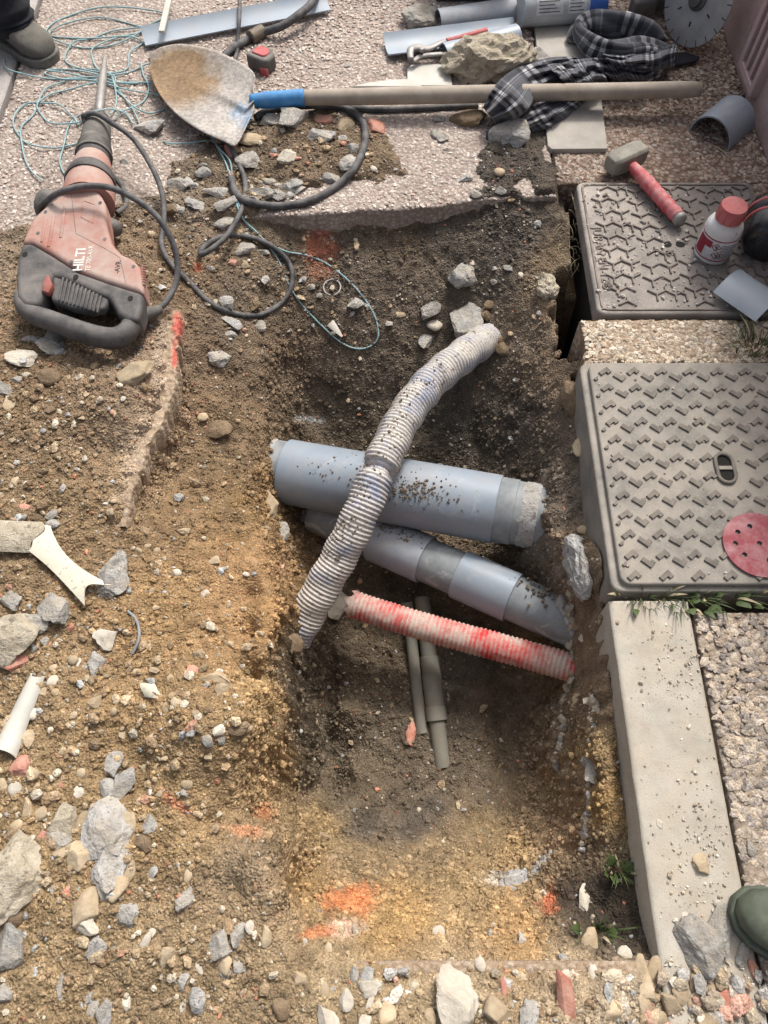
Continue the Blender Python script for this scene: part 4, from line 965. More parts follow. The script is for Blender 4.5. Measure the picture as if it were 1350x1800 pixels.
ch = mk('chisel', *lathe(axB - ad * .04, tip - axB + ad * .04, [(0, .0125), (.25 * (tip - axB).length, .0125), (.62 * (tip - axB).length, .0115), (.9 * (tip - axB).length, .007), (1.03 * (tip - axB).length, .0025)], 12), MT['steel'], dh)
# side handle running under the body
k0, k1 = C4(255, 690, .062), C4(785, 880, .045)
pth = [k0.lerp(k1, i / 20) for i in range(21)]
mk('side_handle', *tube(pth, [.018] + [.034, .038, .037, .032, .025] + [.016] * 8 + [.019, .021, .022, .022, .022, .021, .016], 18), MT['black_dusty'], dh)
# power lead boot
mk('cable_boot', *tube(spline([C4(900, 1440, .07), C4(960, 1430, .06), C4(1010, 1420, .055), C4(1060, 1400, .05)], 5), [.02 - .0007 * i for i in range(16)], 14), MT['black_dusty'], dh)
dirv = (C4(548, 950, ZT) - C4(515, 1145, ZT)); ang = math.atan2(dirv.y, dirv.x)
text('lettering', 'HILTI', C4(540, 1148, ZT + .0002), ang, .030, MT['white_ink'], dh, .0004, bold=.0006)
text('lettering', 'TE 700-AVR', C4(590, 1150, ZT + .0002), ang, .0155, MT['white_ink'], dh, .0004)
text('lettering', '-AVR', C4(785, 1165, ZT + .0002), ang - .03, .017, MT['ink'], dh, .0004)
# loose offcut of round bar and a broken stone under its handle
set_props(mk('pipe_offcut', *seg if False else tube([P(122, 552, .03), P(112, 568, .03), P(100, 588, .032), P(90, 603, .034)], [.021, .022, .022, .019], 16), MT['black_dusty']), 'short grey round offcut under the hammer handle', 'offcut')

# ------------------------------------------------------------------ cables and string
def cable(name, pts, r, mat, label, cat, seg=9, parent=None, lifts=None):
    w = []
    for q in pts:
        if len(q) == 3: w.append(P(*q))
        else: w.append(PG(q[0], q[1], r * .85))
    path = spline(w, 8)
    V, F = tube(path, r, seg)
    o = mk(name, V, F, mat, parent)
    return o if parent else set_props(o, label, cat)
cable('power_cable', [(268, 548, .05), (292, 530, .045), (311, 490, .06), (308, 440, .10), (285, 392, .145), (250, 358, .165), (200, 332, .165), (150, 327, .155), (105, 338, .145), (76, 358, .10), (70, 368, .07)], .0072, MT['cable'], 'dark cable arching over the red hammer body', 'cable')
cable('power_cable', [(205, 375, .02), (222, 360, .015), (216, 330, .012), (192, 300, .03), (150, 215, .09), (152, 202, .105), (170, 200, .11), (195, 215, .10), (235, 245, .09), (270, 300, .06), (286, 345, .04), (288, 390, .03), (284, 430, .02), (300, 465), (330, 495), (370, 535), (410, 553), (455, 557), (495, 535), (514, 500), (508, 465), (480, 437), (440, 420), (395, 418), (358, 438), (356, 447, .012), (395, 418, .02), (425, 372), (432, 330), (424, 300), (405, 262), (380, 240), (372, 232)], .0068, MT['cable'], 'long dark cable looped round the hammer nose and across the soil', 'cable')
cable('rubber_cable', [(408, 318), (416, 345), (440, 360), (490, 367), (545, 358), (590, 333), (625, 298), (641, 258), (640, 225), (625, 205), (600, 194), (560, 190), (500, 193), (470, 200), (450, 212)], .0098, MT['cable'], 'thick black rubber cable coiled around the rubble below the shovel', 'cable')
cable('rubber_cable', [(610, 193), (660, 197), (720, 196), (795, 192), (840, 190)], .0085, MT['cable'], 'straight black cable under the wooden shovel handle', 'cable')
hs = cable('rubber_hose', [(560, -20, .04), (548, 5, .042), (530, 22, .042), (495, 46, .03), (455, 66), (425, 82), (400, 100), (385, 118)], .0115, MT['cable'], 'black hose with a brown fitting behind the shovel blade', 'hose')
f0, f1 = PG(463, 62, .012), PG(441, 74, .012)
mk('fitting', *lathe(f0, f1 - f0, [((f1 - f0).length * t, .019 + .0012 * (k % 2)) for k, t in enumerate(np.linspace(0, 1, 13))], 20), MT['brass'], hs)
cable('thin_cable', [(421, -15, .04), (421, 20, .04), (420, 40, .04), (418, 66, .02), (417, 95), (412, 110)], .006, MT['cable'], 'thin dark cable crossing the grey plastic strip', 'cable')
S = []
S.append([(262, 48), (290, 30), (190, 20), (110, 38), (85, 60), (100, 75), (150, 85), (210, 78), (260, 52), (245, 45), (180, 33), (110, 52), (88, 62), (150, 70), (230, 72), (262, 82), (300, 70), (262, 52)])
S.append([(5, 105), (12, 125), (40, 136), (90, 143), (140, 140), (190, 138), (230, 128), (262, 115), (300, 112)])
S.append([(262, 146), (215, 148), (170, 138), (125, 123), (85, 126), (112, 133), (160, 140), (205, 155), (240, 165), (290, 172)])
S.append([(80, 130), (110, 142), (150, 148), (200, 145), (260, 148), (285, 152)])
S.append([(262, 58), (215, 66), (170, 85), (160, 105), (175, 125), (200, 140), (205, 160), (225, 185), (240, 210), (247, 220)])
S.append([(262, 70), (245, 82), (228, 100), (222, 122), (200, 135), (150, 128), (120, 115), (118, 100), (130, 82), (160, 68), (205, 55), (262, 50)])
S.append([(118, 145), (85, 155), (72, 178), (60, 205), (42, 230), (40, 265), (45, 290), (62, 308), (80, 325)])
S.append([(150, 120), (190, 130), (200, 150), (205, 175), (205, 195), (195, 205)])
S.append([(290, 195), (265, 200), (235, 190), (215, 168), (200, 148), (170, 150), (120, 160), (90, 172), (70, 190), (72, 205), (95, 218), (130, 222), (150, 215)])
S.append([(140, 255), (105, 265), (70, 262), (40, 248), (26, 225), (30, 205), (48, 187), (80, 182), (110, 190), (130, 207), (140, 225)])
S.append([(115, 308), (107, 285), (112, 260), (125, 225), (140, 205), (165, 195, .10), (200, 193, .03), (220, 202), (233, 220)])
S.append([(250, 115), (255, 135), (262, 155), (255, 175), (240, 190), (215, 205), (200, 215)])
S.append([(285, 248), (300, 258), (335, 256), (370, 252), (392, 268), (405, 290), (410, 315)])
for i, pts in enumerate(S):
    pts = [(q[0] + RND.uniform(-3, 3), q[1] + RND.uniform(-3, 3)) + tuple(q[2:]) for q in pts]
    w = [P(*q) if len(q) == 3 else PG(q[0], q[1], .0035 + .003 * (j % 3)) for j, q in enumerate(pts)]
    S[i] = tube(spline(w, 7), .0022, 6)
ss = mk('string_tangle', *merge(*S), MT['string']); set_props(ss, 'tangle of turquoise string between the boot and shovel blade', 'string')
cable('string', [(368, 235), (385, 262), (402, 300), (412, 335), (418, 365), (432, 392), (460, 420), (500, 442), (540, 450), (575, 465), (610, 492), (640, 525), (660, 560), (665, 590), (655, 607), (630, 614), (600, 603), (560, 568), (530, 535), (510, 505), (490, 460), (470, 430), (450, 408), (430, 388), (420, 360), (405, 320), (398, 290), (380, 255)], .0023, MT['string'], 'loop of turquoise string hanging down into the pit', 'string', 6)
# ------------------------------------------------------------------ club hammer
cz = .010
h0, h1 = P(1062, 283, .045), P(1142, 262, .048)                # head, along its length (visible top edge)
hm_ = thing('club_hammer', PG(1120, 320), 'club hammer with a steel head and dusty red handle on the upper cover', 'hammer')
c_ = P(1101, 280, .035)
ax = (P(1140, 265, .03) - P(1062, 300, .03)).normalized()
L_, w_ = .112, .052
sd_ = ax.cross(Vector((0, 0, 1))).normalized(); hc = P(1101, 278, .036)
V = []; F = []
for i, (t, s_) in enumerate(((-.5, .72), (-.46, .84), (-.32, 1), (.32, 1), (.46, .84), (.5, .72))):
    for k in range(8):
        a = math.radians(22.5 + 45 * k); r = .5 / math.cos(math.radians(22.5))
        sx = max(-.5, min(.5, r * math.cos(a) * 1.0)); sy = max(-.5, min(.5, r * math.sin(a) * 1.0)); sx *= 1.0 if abs(sx) > .4 else 1.75; sy *= 1.0 if abs(sy) > .4 else 1.75
        V.append(hc + ax * L_ * t + sd_ * w_ * sx * s_ + Vector((0, 0, 1)) * w_ * sy * s_)
for i in range(5):
    for k in range(8): F.append((i * 8 + k, i * 8 + (k + 1) % 8, (i + 1) * 8 + (k + 1) % 8, (i + 1) * 8 + k))
F += [tuple(range(8))[::-1], tuple(40 + k for k in range(8))]
bevel(fix_normals(mk('head', V, F, MT['hammer_head'], hm_, smooth=True, angle=25)), .002, 2)
g0, g1 = P(1112, 292, .038), P(1192, 382, .034)
pth = [g0.lerp(g1, i / 30) for i in range(31)]
mk('handle', *tube(pth, [.013 + .0045 * min(1, i / 10) + .0011 * math.sin(i * 1.9) * (i > 6) for i in range(31)], 16), MT['red_grip'], hm_)
mk('end_cap', *tube([g1.lerp(g0, .03), g1 + (g1 - g0) * .03, g1 + (g1 - g0) * .07], [.0165, .018, .016], 14), MT['steel'], hm_)

# ------------------------------------------------------------------ white bottle
bb = P(1250, 445, UZ)
bt = thing('bottle', bb, 'small white bottle with a red cap and printed label', 'bottle')
R = .043
mk('body', *lathe(bb, (0, 0, 1), [(0, R * .88), (.003, R * .97), (.008, R), (.082, R), (.087, R * .985), (.094, R * .93), (.101, R * .80), (.105, R * .66), (.109, R * .60), (.120, R * .58)], 36), MT['white_plastic'], bt, angle=60)
lb = mk('label', *lathe(bb + Vector((0, 0, .014)), (0, 0, 1), [(0, R + .0003), (.0005, R + .0006), (.062, R + .0006), (.0625, R + .0003)], 36), MT['label'], bt, angle=60)
for z0, z1 in ((.0145, .0175), (.072, .0750)):
    mk('band', *lathe(bb + Vector((0, 0, z0)), (0, 0, 1), [(0, R + .0007), (.0004, R + .001), (z1 - z0, R + .001), (z1 - z0 + .0004, R + .0007)], 36), MT['crimson'], lb)
def on_label(a0, a1, z0, z1, mat, name, off=.0012, th=0):
    V = []; F = []; n = 8
    for i in range(n + 1):
        a = math.radians(a0 + (a1 - a0) * i / n)
        for z in (z0, z1): V.append((bb.x + (R + off) * math.cos(a), bb.y + (R + off) * math.sin(a), bb.z + z))
    for i in range(n): F.append((2 * i, 2 * i + 2, 2 * i + 3, 2 * i + 1))
    mk(name, V, F, mat, lb)
on_label(176, 212, .022, .068, MT['crimson'], 'print_block'); on_label(212, 232, .050, .068, MT['crimson'], 'print_block')
for za, aa in ((.057, 247), (.034, 256)):                      # two hazard diamonds
    def lp(da, dz, off=.0014): a = math.radians(aa + da); return Vector((bb.x + (R + off) * math.cos(a), bb.y + (R + off) * math.sin(a), bb.z + za + dz))
    cs = [lp(0, .0105), lp(14, 0), lp(0, -.0105), lp(-14, 0)]
    for i in range(4): mk('hazard_edge', *box_between(cs[i], cs[(i + 1) % 4], .0016, .0008), MT['crimson'], lb)
    mk('hazard_mark', *merge(box_between(lp(-5, .003), lp(5, -.003), .0026, .001), box_between(lp(4, .005), lp(1, -.006), .002, .001)), MT['ink'], lb)
for k in range(9): on_label(262, 318 - (k % 3) * 8, .024 + k * .0048, .0254 + k * .0048, MT['black_dusty'], 'print_line', .0011)
V, F = lathe(bb + Vector((0, 0, .108)), (0, 0, 1), [(0, .0295), (.001, .031), (.033, .031), (.0365, .029), (.037, .0)], 44)
cp = mk('cap', V, F, MT['cap_red'], bt, angle=50)
for k in range(44):
    if k % 4 == 0:
        a = 2 * math.pi * k / 44; q = bb + Vector((.031 * math.cos(a), .031 * math.sin(a), 0))
        mk('cap_ridge', *box_between(q + Vector((0, 0, .111)), q + Vector((0, 0, .140)), .0016, .0016), MT['cap_red'], cp)

# ------------------------------------------------------------------ black flask with red bands
f0 = P(1338, 425, UZ + .052); fax = Vector((.32, 1, .0)).normalized()
fl = thing('flask', P(1345, 400, UZ), 'glossy black round container with red bands at the edge of the upper cover', 'container')
f0 = P(1352, 408, UZ + .058)
mk('body', *lathe(f0 - fax * .05, fax, [(0, .02), (.004, .045), (.014, .055), (.03, .060), (.05, .0605), (.07, .060), (.078, .055), (.086, .060), (.11, .060), (.13, .052), (.145, .035), (.15, .01)], 40), MT['gloss_black'], fl, angle=60)
for d, r in ((.066, .0612), (.100, .0612)):
    mk('band', *lathe(f0 - fax * .05 + fax * (d - .0045), fax, [(0, r - .002), (.001, r), (.008, r), (.009, r - .002)], 40), MT['red_plastic'], fl)

# ------------------------------------------------------------------ plastic pipe pieces
def shell(name, a, b, r, a0, a1, th, up, mat, label, cat, **k):
    o = fix_normals(mk(name, *arc_shell(a, b, r, a0, a1, th, up, **k), mat, angle=40)); return set_props(o, label, cat)
# curved piece on the upper cover, convex side up
_u = Vector((.10, .15, 1)).normalized()
shell('pipe_shard', P(1287, 477, .048) - _u * .09, P(1362, 528, .048) - _u * .09, .09, -46, 46, .004, _u, MT['pvc_light'], 'curved blue-grey pipe piece on the corner of the upper cover', 'pipe piece')
# half pipe by the wall
shell('half_pipe', P(1246, 245, .0), P(1290, 208, .0), .062, -92, 92, .004, (0, 0, 1), MT['pvc'], 'short grey half pipe standing open side down by the wall', 'pipe piece', nseg=22)
# pieces at the top
shell('half_pipe', P(770, 42, .0), P(902, 22, .0), .040, -88, 88, .004, (0, 0, 1), MT['pvc_dusty'], 'white-splashed grey half pipe nearest the dark crate', 'pipe piece', nseg=18)
_u = Vector((0, -.30, 1)).normalized()
shell('pipe_shard', P(679, 78, .014) + _u * .085, P(908, 50, .014) + _u * .085, .085, 136, 203, .0035, _u, MT['pvc_light'], 'long open pipe trough under the red-handled pliers', 'pipe piece', nseg=16)
shell('half_pipe', P(780, 100, .012), P(908, 66, .012), .036, -115, 115, .004, (0, 0, 1), MT['pvc_light'], 'grey pipe offcut lying in front of the trough', 'pipe piece', nseg=22)
_u = Vector((0, -.35, 1)).normalized()
shell('plastic_strip', P(258, 66, .018) + _u * .10, P(582, 4, .018) + _u * .10, .10, 161, 200, .0035, _u, MT['pvc_light'], 'long blue-grey plastic strip behind the shovel blade', 'plastic strip', nseg=14, nlen=12)
st_ = [P(303, -25, .05), P(294, 20, .05), P(284, 56, .048)]
set_props(mk('plastic_batten', *box_between(st_[0], st_[2], .016, .007), MT['pvc_white'], smooth=False), 'narrow white plastic batten across the blue-grey strip', 'batten')
# pieces on the left
def wob1(q, f, a): return q + .09 * math.sin(f * 5 + q * 2) * (1 if q > .5 else -1) * abs(q - .5) * 2, a * (1.15 - .45 * math.sin(q * 3.1)) + .10 * math.sin(q * 3.0)
shell('plastic_shard', PG(60, 952, .012) - Vector((0, 0, .075)), PG(158, 1046, .006) - Vector((0, 0, .075)), .09, -17, 18, .003, (.1, .1, 1), MT['pvc_cream'], 'cream curved plastic shard with a torn side on the soil', 'plastic shard', wob=wob1, nlen=14)
shell('plastic_shard', PG(-6, 945, .0) - Vector((0, 0, .035)), PG(72, 948, .0) - Vector((0, 0, .035)), .06, -30, 36, .004, (0, 0, 1), MT['st_m'], 'dusty grey curved shard touching the cream one', 'plastic shard', nlen=8, wob=lambda q, f, a: (q + .12 * math.sin(f * 6), a))
shell('half_pipe', PG(10, 1322, -.004), PG(64, 1192, -.004), .024, -75, 75, .003, (0, 0, 1), MT['pvc_white'], 'pale dirty plastic half pipe at the edge of the soil', 'pipe piece', nlen=12, wob=lambda q, f, a: (q + .10 * (f - .5) ** 2 * (1 if q > .5 else -1) * 2, a), ra=.014)
shell('plastic_shard', PG(577, 572, .004), PG(597, 597, .004), .02, -40, 40, .002, (0, 0, 1), MT['pvc_white'], 'small pale triangular plastic shard inside the string loop', 'plastic shard', wob=lambda q, f, a: (q, a * (1 - .8 * q)))
shell('plastic_shard', PG(262, 1213, .002), PG(283, 1228, .003), .016, -60, 60, .0015, (0, 0, 1), MT['pvc_cream'], 'small crumpled white flake on the soil', 'plastic flake', wob=lambda q, f, a: (q + .3 * math.sin(f * 9), a * (1.2 - .9 * q)))
# grey liner edge left of the lower cover
shell('plastic_liner', P(1006, 775, -.10), P(1006, 915, -.13), .05, -118, -62, .003, (0, 0, 1), MT['pvc_dusty'], 'curved grey plastic edge standing beside the lower cover', 'plastic edge', nlen=14, wob=lambda q, f, a: (q, a + .5 * math.sin(q * 3.1)))
# wire ring, hose-clamp arc
c0 = PG(584, 510, .010); m0 = mpp(584, 510, c0.z)
pr = [c0 + Vector((math.cos(t) * 15 * m0, math.sin(t) * 17 * m0, .002 * math.sin(t))) for t in np.linspace(-1.35, 4.6, 40)]
set_props(mk('wire_ring', *tube(pr, .0024, 8), MT['steel']), 'small open metal ring lying in the pit slope', 'ring')
pr = spline([PG(x, y, .006) for x, y in ((226, 1076), (240, 1090), (246, 1110), (244, 1130), (234, 1152))], 8)
set_props(mk('rubber_strip', *tube(pr, .0028, 8), MT['pvc_dark']), 'thin curved grey strip half buried in the soil', 'strip')

# ------------------------------------------------------------------ tape measure
tb = PG(463, 118)
tm = thing('tape_measure', tb, 'small grey and red tape measure beside the shovel blade', 'tape measure')
e1 = (P(482, 128, .02) - P(438, 112, .02)).normalized(); e2 = Vector((-e1.y, e1.x, 0))
def tm_out(s, dx=0, dy=0): return [tb + e1 * (x * s + dx) + e2 * (y * s + dy) for x, y in ((-.038, -.026), (.022, -.030), (.036, -.020), (.038, .012), (.018, .032), (-.02, .034), (-.037, .018))]
bevel(fix_normals(mk('casing', *prism(tm_out(1), tb.z, tb.z + .042), MT['black_dusty'], tm, angle=30)), .007, 3)
bevel(fix_normals(mk('red_panel', *prism(tm_out(.62, -.002, .004), tb.z + .035, tb.z + .0455), MT['red_plastic'], tm, angle=30)), .003, 2)
q = tb + e1 * .022 - e2 * .0285
bevel(mk('lock_button', *box_between(q + Vector((0, 0, .006)) - e1 * .012, q + Vector((0, 0, .006)) + e1 * .014, .010, .03), MT['red_plastic'], tm, smooth=False), .003, 2)

# ------------------------------------------------------------------ pliers
pz = .035
pl_ = thing('pliers', P(770, 90, .0), 'water pump pliers with a red handle lying in the plastic trough', 'pliers')
def bar(name, pts, rad, mat, sq=.6): return mk(name, *tube(spline([P(*q) for q in pts], 6), rad, 12, squash=sq), mat, pl_)
ja = spline([P(*q) for q in ((722, 104, pz), (722, 88, pz), (735, 84, pz), (752, 86, pz), (778, 74, pz + .004), (790, 71, pz + .006))], 6)
mk('jaw', *tube(ja, [.008 + .006 * math.exp(-((i - 12) / 8) ** 2) for i in range(len(ja))], 12, squash=.6), MT['steel'], pl_)
bar('jaw', ((726, 108, pz - .006), (740, 99, pz - .006), (760, 96, pz - .006), (790, 94, pz - .01), (812, 90, pz - .014)), .008, MT['steel'])
bar('grip', ((785, 72, pz + .006), (805, 67, pz + .009), (830, 60, pz + .012), (856, 53, pz + .014)), .0085, MT['red_plastic'], .8)
q = P(741, 90, pz + .004); mk('pivot', *lathe(q, (0, 0, 1), [(0, .008), (.008, .008), (.0095, .006)], 14), MT['steel'], pl_)

# ------------------------------------------------------------------ can, crate, trowel, grinder
ca, cb = P(915, 14, .052), P(1060, 4, .052)
cn = thing('sealant_can', P(985, 20, 0), 'grey printed can with a blue end lying at the back', 'can')
Lc = (cb - ca).length
mk('body', *lathe(ca, cb - ca, [(0, .044), (0, .0505), (.003, .052), (.006, .0505), (Lc * .78, .0505)], 40), MT['can'], cn, angle=50)
mk('blue_end', *lathe(ca + (cb - ca) * .78, cb - ca, [(0, .0502), (.004, .0515), (Lc * .2, .0515), (Lc * .22, .049)], 40), MT['can_blue'], cn, angle=50)
axc = (cb - ca).normalized(); sC = axc.cross(Vector((0, 0, 1))).normalized(); uC = sC.cross(axc)
def can_patch(t0, t1, a0, a1, off, mat, name):
    V = []; F = []; n = 8
    for i in range(n + 1):
        a = math.radians(a0 + (a1 - a0) * i / n)
        for t in (t0, t1): V.append(ca + (cb - ca) * t + (sC * math.cos(a) + uC * math.sin(a)) * (.0505 + off))
    for i in range(n): F.append((2 * i, 2 * i + 1, 2 * i + 3, 2 * i + 2))
    return mk(name, V, F, mat, cn)
lbp = can_patch(.14, .46, 5, 85, .0005, MT['label'], 'label'); can_patch(.52, .74, 5, 85, .0005, MT['label'], 'label')
for k in range(7):
    can_patch(.17, .42 - .03 * (k % 3), 12 + k * 10, 15 + k * 10, .0009, MT['black_dusty'], 'print_line'); can_patch(.54, .71 - .03 * (k % 2), 12 + k * 10, 15 + k * 10, .0009, MT['black_dusty'], 'print_line')
kb = P(835, 5, 0)
tbx = thing('tool_crate', (kb.x, kb.y + .17, 0), 'black plastic tool crate with a red lid at the back edge', 'crate')
x0, x1, y0, y1 = P(766, 8, 0).x, P(905, 8, 0).x, P(835, 9, 0).y + .015, P(835, 9, 0).y + .30
bevel(mk('box', *wbox(x0, x1, y0, y1, 0, .14), MT['black_house'], tbx, smooth=False), .006)
for k in range(7):
    xx = x0 + .02 + k * (x1 - x0 - .04) / 6
    bevel(mk('rib', *wbox(xx - .004, xx + .004, y0 - .006, y0 + .001, .01, .12), MT['black_house'], tbx, smooth=False), .002, 2)
bevel(mk('lid', *wbox(x0 - .006, x1 + .006, y0 - .008, y1 + .008, .141, .17), MT['red_plastic'], tbx, smooth=False), .008)
bevel(mk('latch', *wbox(x0 + .16, x0 + .22, y0 - .014, y0 - .0085, .015, .165), MT['red_plastic'], tbx, smooth=False), .003)
tr = thing('plastering_trowel', P(740, 135, 0), 'white dust-covered trowel blade behind the shovel handle', 'trowel')
o_ = [P(x, y, .012) for x, y in ((716, 121), (722, 114), (745, 112), (790, 113), (795, 150), (716, 150))]
bevel(fix_normals(mk('blade', *prism(o_, .009, .012), MT['pvc_white'], tr, angle=30)), .001, 2)
o_ = [P(x, y, .02) for x, y in ((618, 151), (650, 144), (690, 139), (725, 138), (742, 146), (742, 152))]
bevel(fix_normals(mk('float', *prism(o_, .004, .02), MT['pvc_white'], tr, angle=30)), .003, 2)
# angle grinder with diamond disc
dc = P(1228, -2, .118)
gr = thing('angle_grinder', P(1215, 40, 0), 'angle grinder with a round grey diamond disc by the wall', 'power tool')
nrm = (Vector((0, 0, CAM_H)) - dc).normalized(); nrm = (nrm * .60 + Vector((-1, 0, 0)) * .72).normalized()
e1 = nrm.cross(Vector((0, 0, 1))).normalized(); e2 = e1.cross(nrm)
Rd = .118
def disc(r0, r1, d0, d1, n=72):
    V = []; F = []
    for d in (d0, d1):
        for r in (r0, r1):
            for k in range(n): a = 2 * math.pi * k / n; V.append(dc + nrm * d + e1 * r * math.cos(a) + e2 * r * math.sin(a))
    for i, j in ((0, 1), (1, 3), (3, 2), (2, 0)):
        for k in range(n): F.append((i * n + k, j * n + k, j * n + (k + 1) % n, i * n + (k + 1) % n))
    return V, F
dsc = fix_normals(mk('disc', *disc(.012, Rd, -.0014, .0014), MT['disc_steel'], gr, angle=30))
for k in range(20):
    a = 2 * math.pi * k / 20; d_ = e1 * math.cos(a) + e2 * math.sin(a)
    mk('slot', *box_between(dc + nrm * .0008 + d_ * (Rd * .86), dc + nrm * .0008 + d_ * (Rd * .999), .0022, .0022), MT['dark'], dsc, smooth=False)
for k in range(6):
    a = 2 * math.pi * (k + .25) / 6; d_ = e1 * math.cos(a) + e2 * math.sin(a)
    mk('cooling_hole', *box_between(dc + nrm * .0008 + d_ * .056, dc + nrm * .0008 + d_ * .068, .008, .0022), MT['dark'], dsc, smooth=False)
mk('flange', *lathe(dc - nrm * .002, nrm, [(0, .03), (.008, .03), (.012, .022), (.02, .02), (.021, .008)], 28), MT['black_house'], gr, angle=40)
gb = dc - nrm * .03
mk('gear_head', *lathe(gb - nrm * .06, nrm, [(0, .03), (.01, .042), (.045, .046), (.058, .038)], 24), MT['black_dusty'], gr, angle=40)
bd = Vector((-.75, .62, .02)).normalized()
mk('motor_body', *lathe(gb - nrm * .03 + bd * .02, bd, [(0, .036), (.03, .040), (.14, .040), (.17, .034), (.28, .033), (.30, .028)], 24), MT['black_dusty'], gr, angle=40)
bevel(mk('guard_lug', *box_between(P(1110, 12, .03), P(1150, 8, .03), .045, .05), MT['black_dusty'], gr, smooth=False), .008)
bevel(mk('base_plate', *box_between(P(1148, 6, .02), P(1190, 2, .03), .03, .035), MT['black_dusty'], gr, smooth=False), .006)

# ------------------------------------------------------------------ red sanding disc
ctr = P(1335, 956, CZ + .008); Rs = 62 * mpp(1335, 956, CZ)
sdk = thing('sanding_disc', ctr, 'dusty red perforated sanding disc on the lower cover', 'sanding disc')
hol = [(1293, 955), (1297, 935), (1318, 925), (1309, 975), (1335, 955), (1352, 985), (1360, 930), (1380, 955)]
bm = bmesh.new(); n = 64
me = bpy.data.meshes.new('sheet')
def circ(c, r, n, z): return [bm.verts.new((c.x + r * math.cos(2 * math.pi * k / n), c.y + r * math.sin(2 * math.pi * k / n), z)) for k in range(n)]
Z0 = CZ + .0056
loops = [circ(ctr, Rs, n, Z0)] + [circ(P(x, y, Z0), .0052, 14, Z0) for x, y in hol if (P(x, y, Z0) - ctr).length < Rs - .01]
ed = []
for l in loops: ed += [bm.edges.new((l[i], l[(i + 1) % len(l)])) for i in range(len(l))]
bmesh.ops.triangle_fill(bm, use_beauty=True, edges=ed)
V = [tuple(v.co) for v in bm.verts]; bm.verts.index_update(); F = [tuple(v.index for v in f.verts) for f in bm.faces]; bm.free()
sh = mk('sheet', V, F, MT['sand_disc'], sdk, smooth=False); md = sh.modifiers.new('thickness', 'SOLIDIFY'); md.thickness = .0016

# ------------------------------------------------------------------ concrete tile under the cloth
tl = [P(x, y, .010) for x, y in ((938, 32), (1040, 30), (1068, 261), (970, 262), (963, 256), (950, 150))]
o = bevel(fix_normals(mk('paving_tile', *prism([tl[0], tl[1], tl[2], tl[3], tl[4]], -.006, .010), MT['tile'], smooth=False)), .002, 2)
set_props(o, 'long flat grey concrete tile under the plaid shirt', 'tile')
EXTRA.append((tl[0].x, tl[2].x - .01, tl[2].y, tl[0].y, .010))

# ------------------------------------------------------------------ plaid shirt
def plaid_material():
    m = bpy.data.materials.new('plaid'); m.use_nodes = True; nt = m.node_tree; b = nt.nodes['Principled BSDF']
    uvn = nt.nodes.new('ShaderNodeUVMap'); sep = nt.nodes.new('ShaderNodeSeparateXYZ'); nt.links.new(uvn.outputs[0], sep.inputs[0])
    def stripes(s, per, spec):
        f = _math(nt, 'FRACT', _math(nt, 'MULTIPLY', s, 1 / per)); r = nt.nodes.new('ShaderNodeValToRGB'); r.color_ramp.interpolation = 'CONSTANT'
        e = r.color_ramp.elements
        while len(e) < len(spec): e.new(.5)
        for q, (p, v) in zip(e, spec): q.position = p; q.color = (v, v, v, 1)
        nt.links.new(f, r.inputs[0]); return r.outputs[0]
    a = stripes(sep.outputs[0], .135, [(0, .32), (.26, .02), (.36, .85), (.46, .02), (.54, .85), (.64, .02), (.74, .35), (.86, .7), (.90, .3)])
    c = stripes(sep.outputs[1], .125, [(0, .28), (.30, .02), (.42, .7), (.52, .02), (.62, .8), (.70, .05), (.80, .3)])
    v = _mix(nt, .5, a, c)
    wv = nt.nodes.new('ShaderNodeTexNoise'); wv.inputs['Scale'].default_value = 500; nt.links.new(uvn.outputs[0], wv.inputs['Vector'])
    col = _ramp(nt, v, [(0.0, (.012, .013, .017)), (.3, (.075, .078, .09)), (.55, (.17, .17, .185)), (.85, (.50, .49, .48))])
    col = _mix(nt, 1.0, col, _ramp(nt, wv.outputs['Fac'], [(.3, g(.75)), (.7, g(1.2))]), 'MULTIPLY')
    nt.links.new(col, b.inputs['Base Color']); b.inputs['Roughness'].default_value = .97; b.inputs['Specular IOR Level'].default_value = .1
    b.inputs['Sheen Weight'].default_value = .2
    bn = nt.nodes.new('ShaderNodeBump'); bn.inputs['Strength'].default_value = .5; bn.inputs['Distance'].default_value = .001
    nt.links.new(wv.outputs['Fac'], bn.inputs['Height']); nt.links.new(bn.outputs[0], b.inputs['Normal'])
    return m
MT['plaid'] = plaid_material()
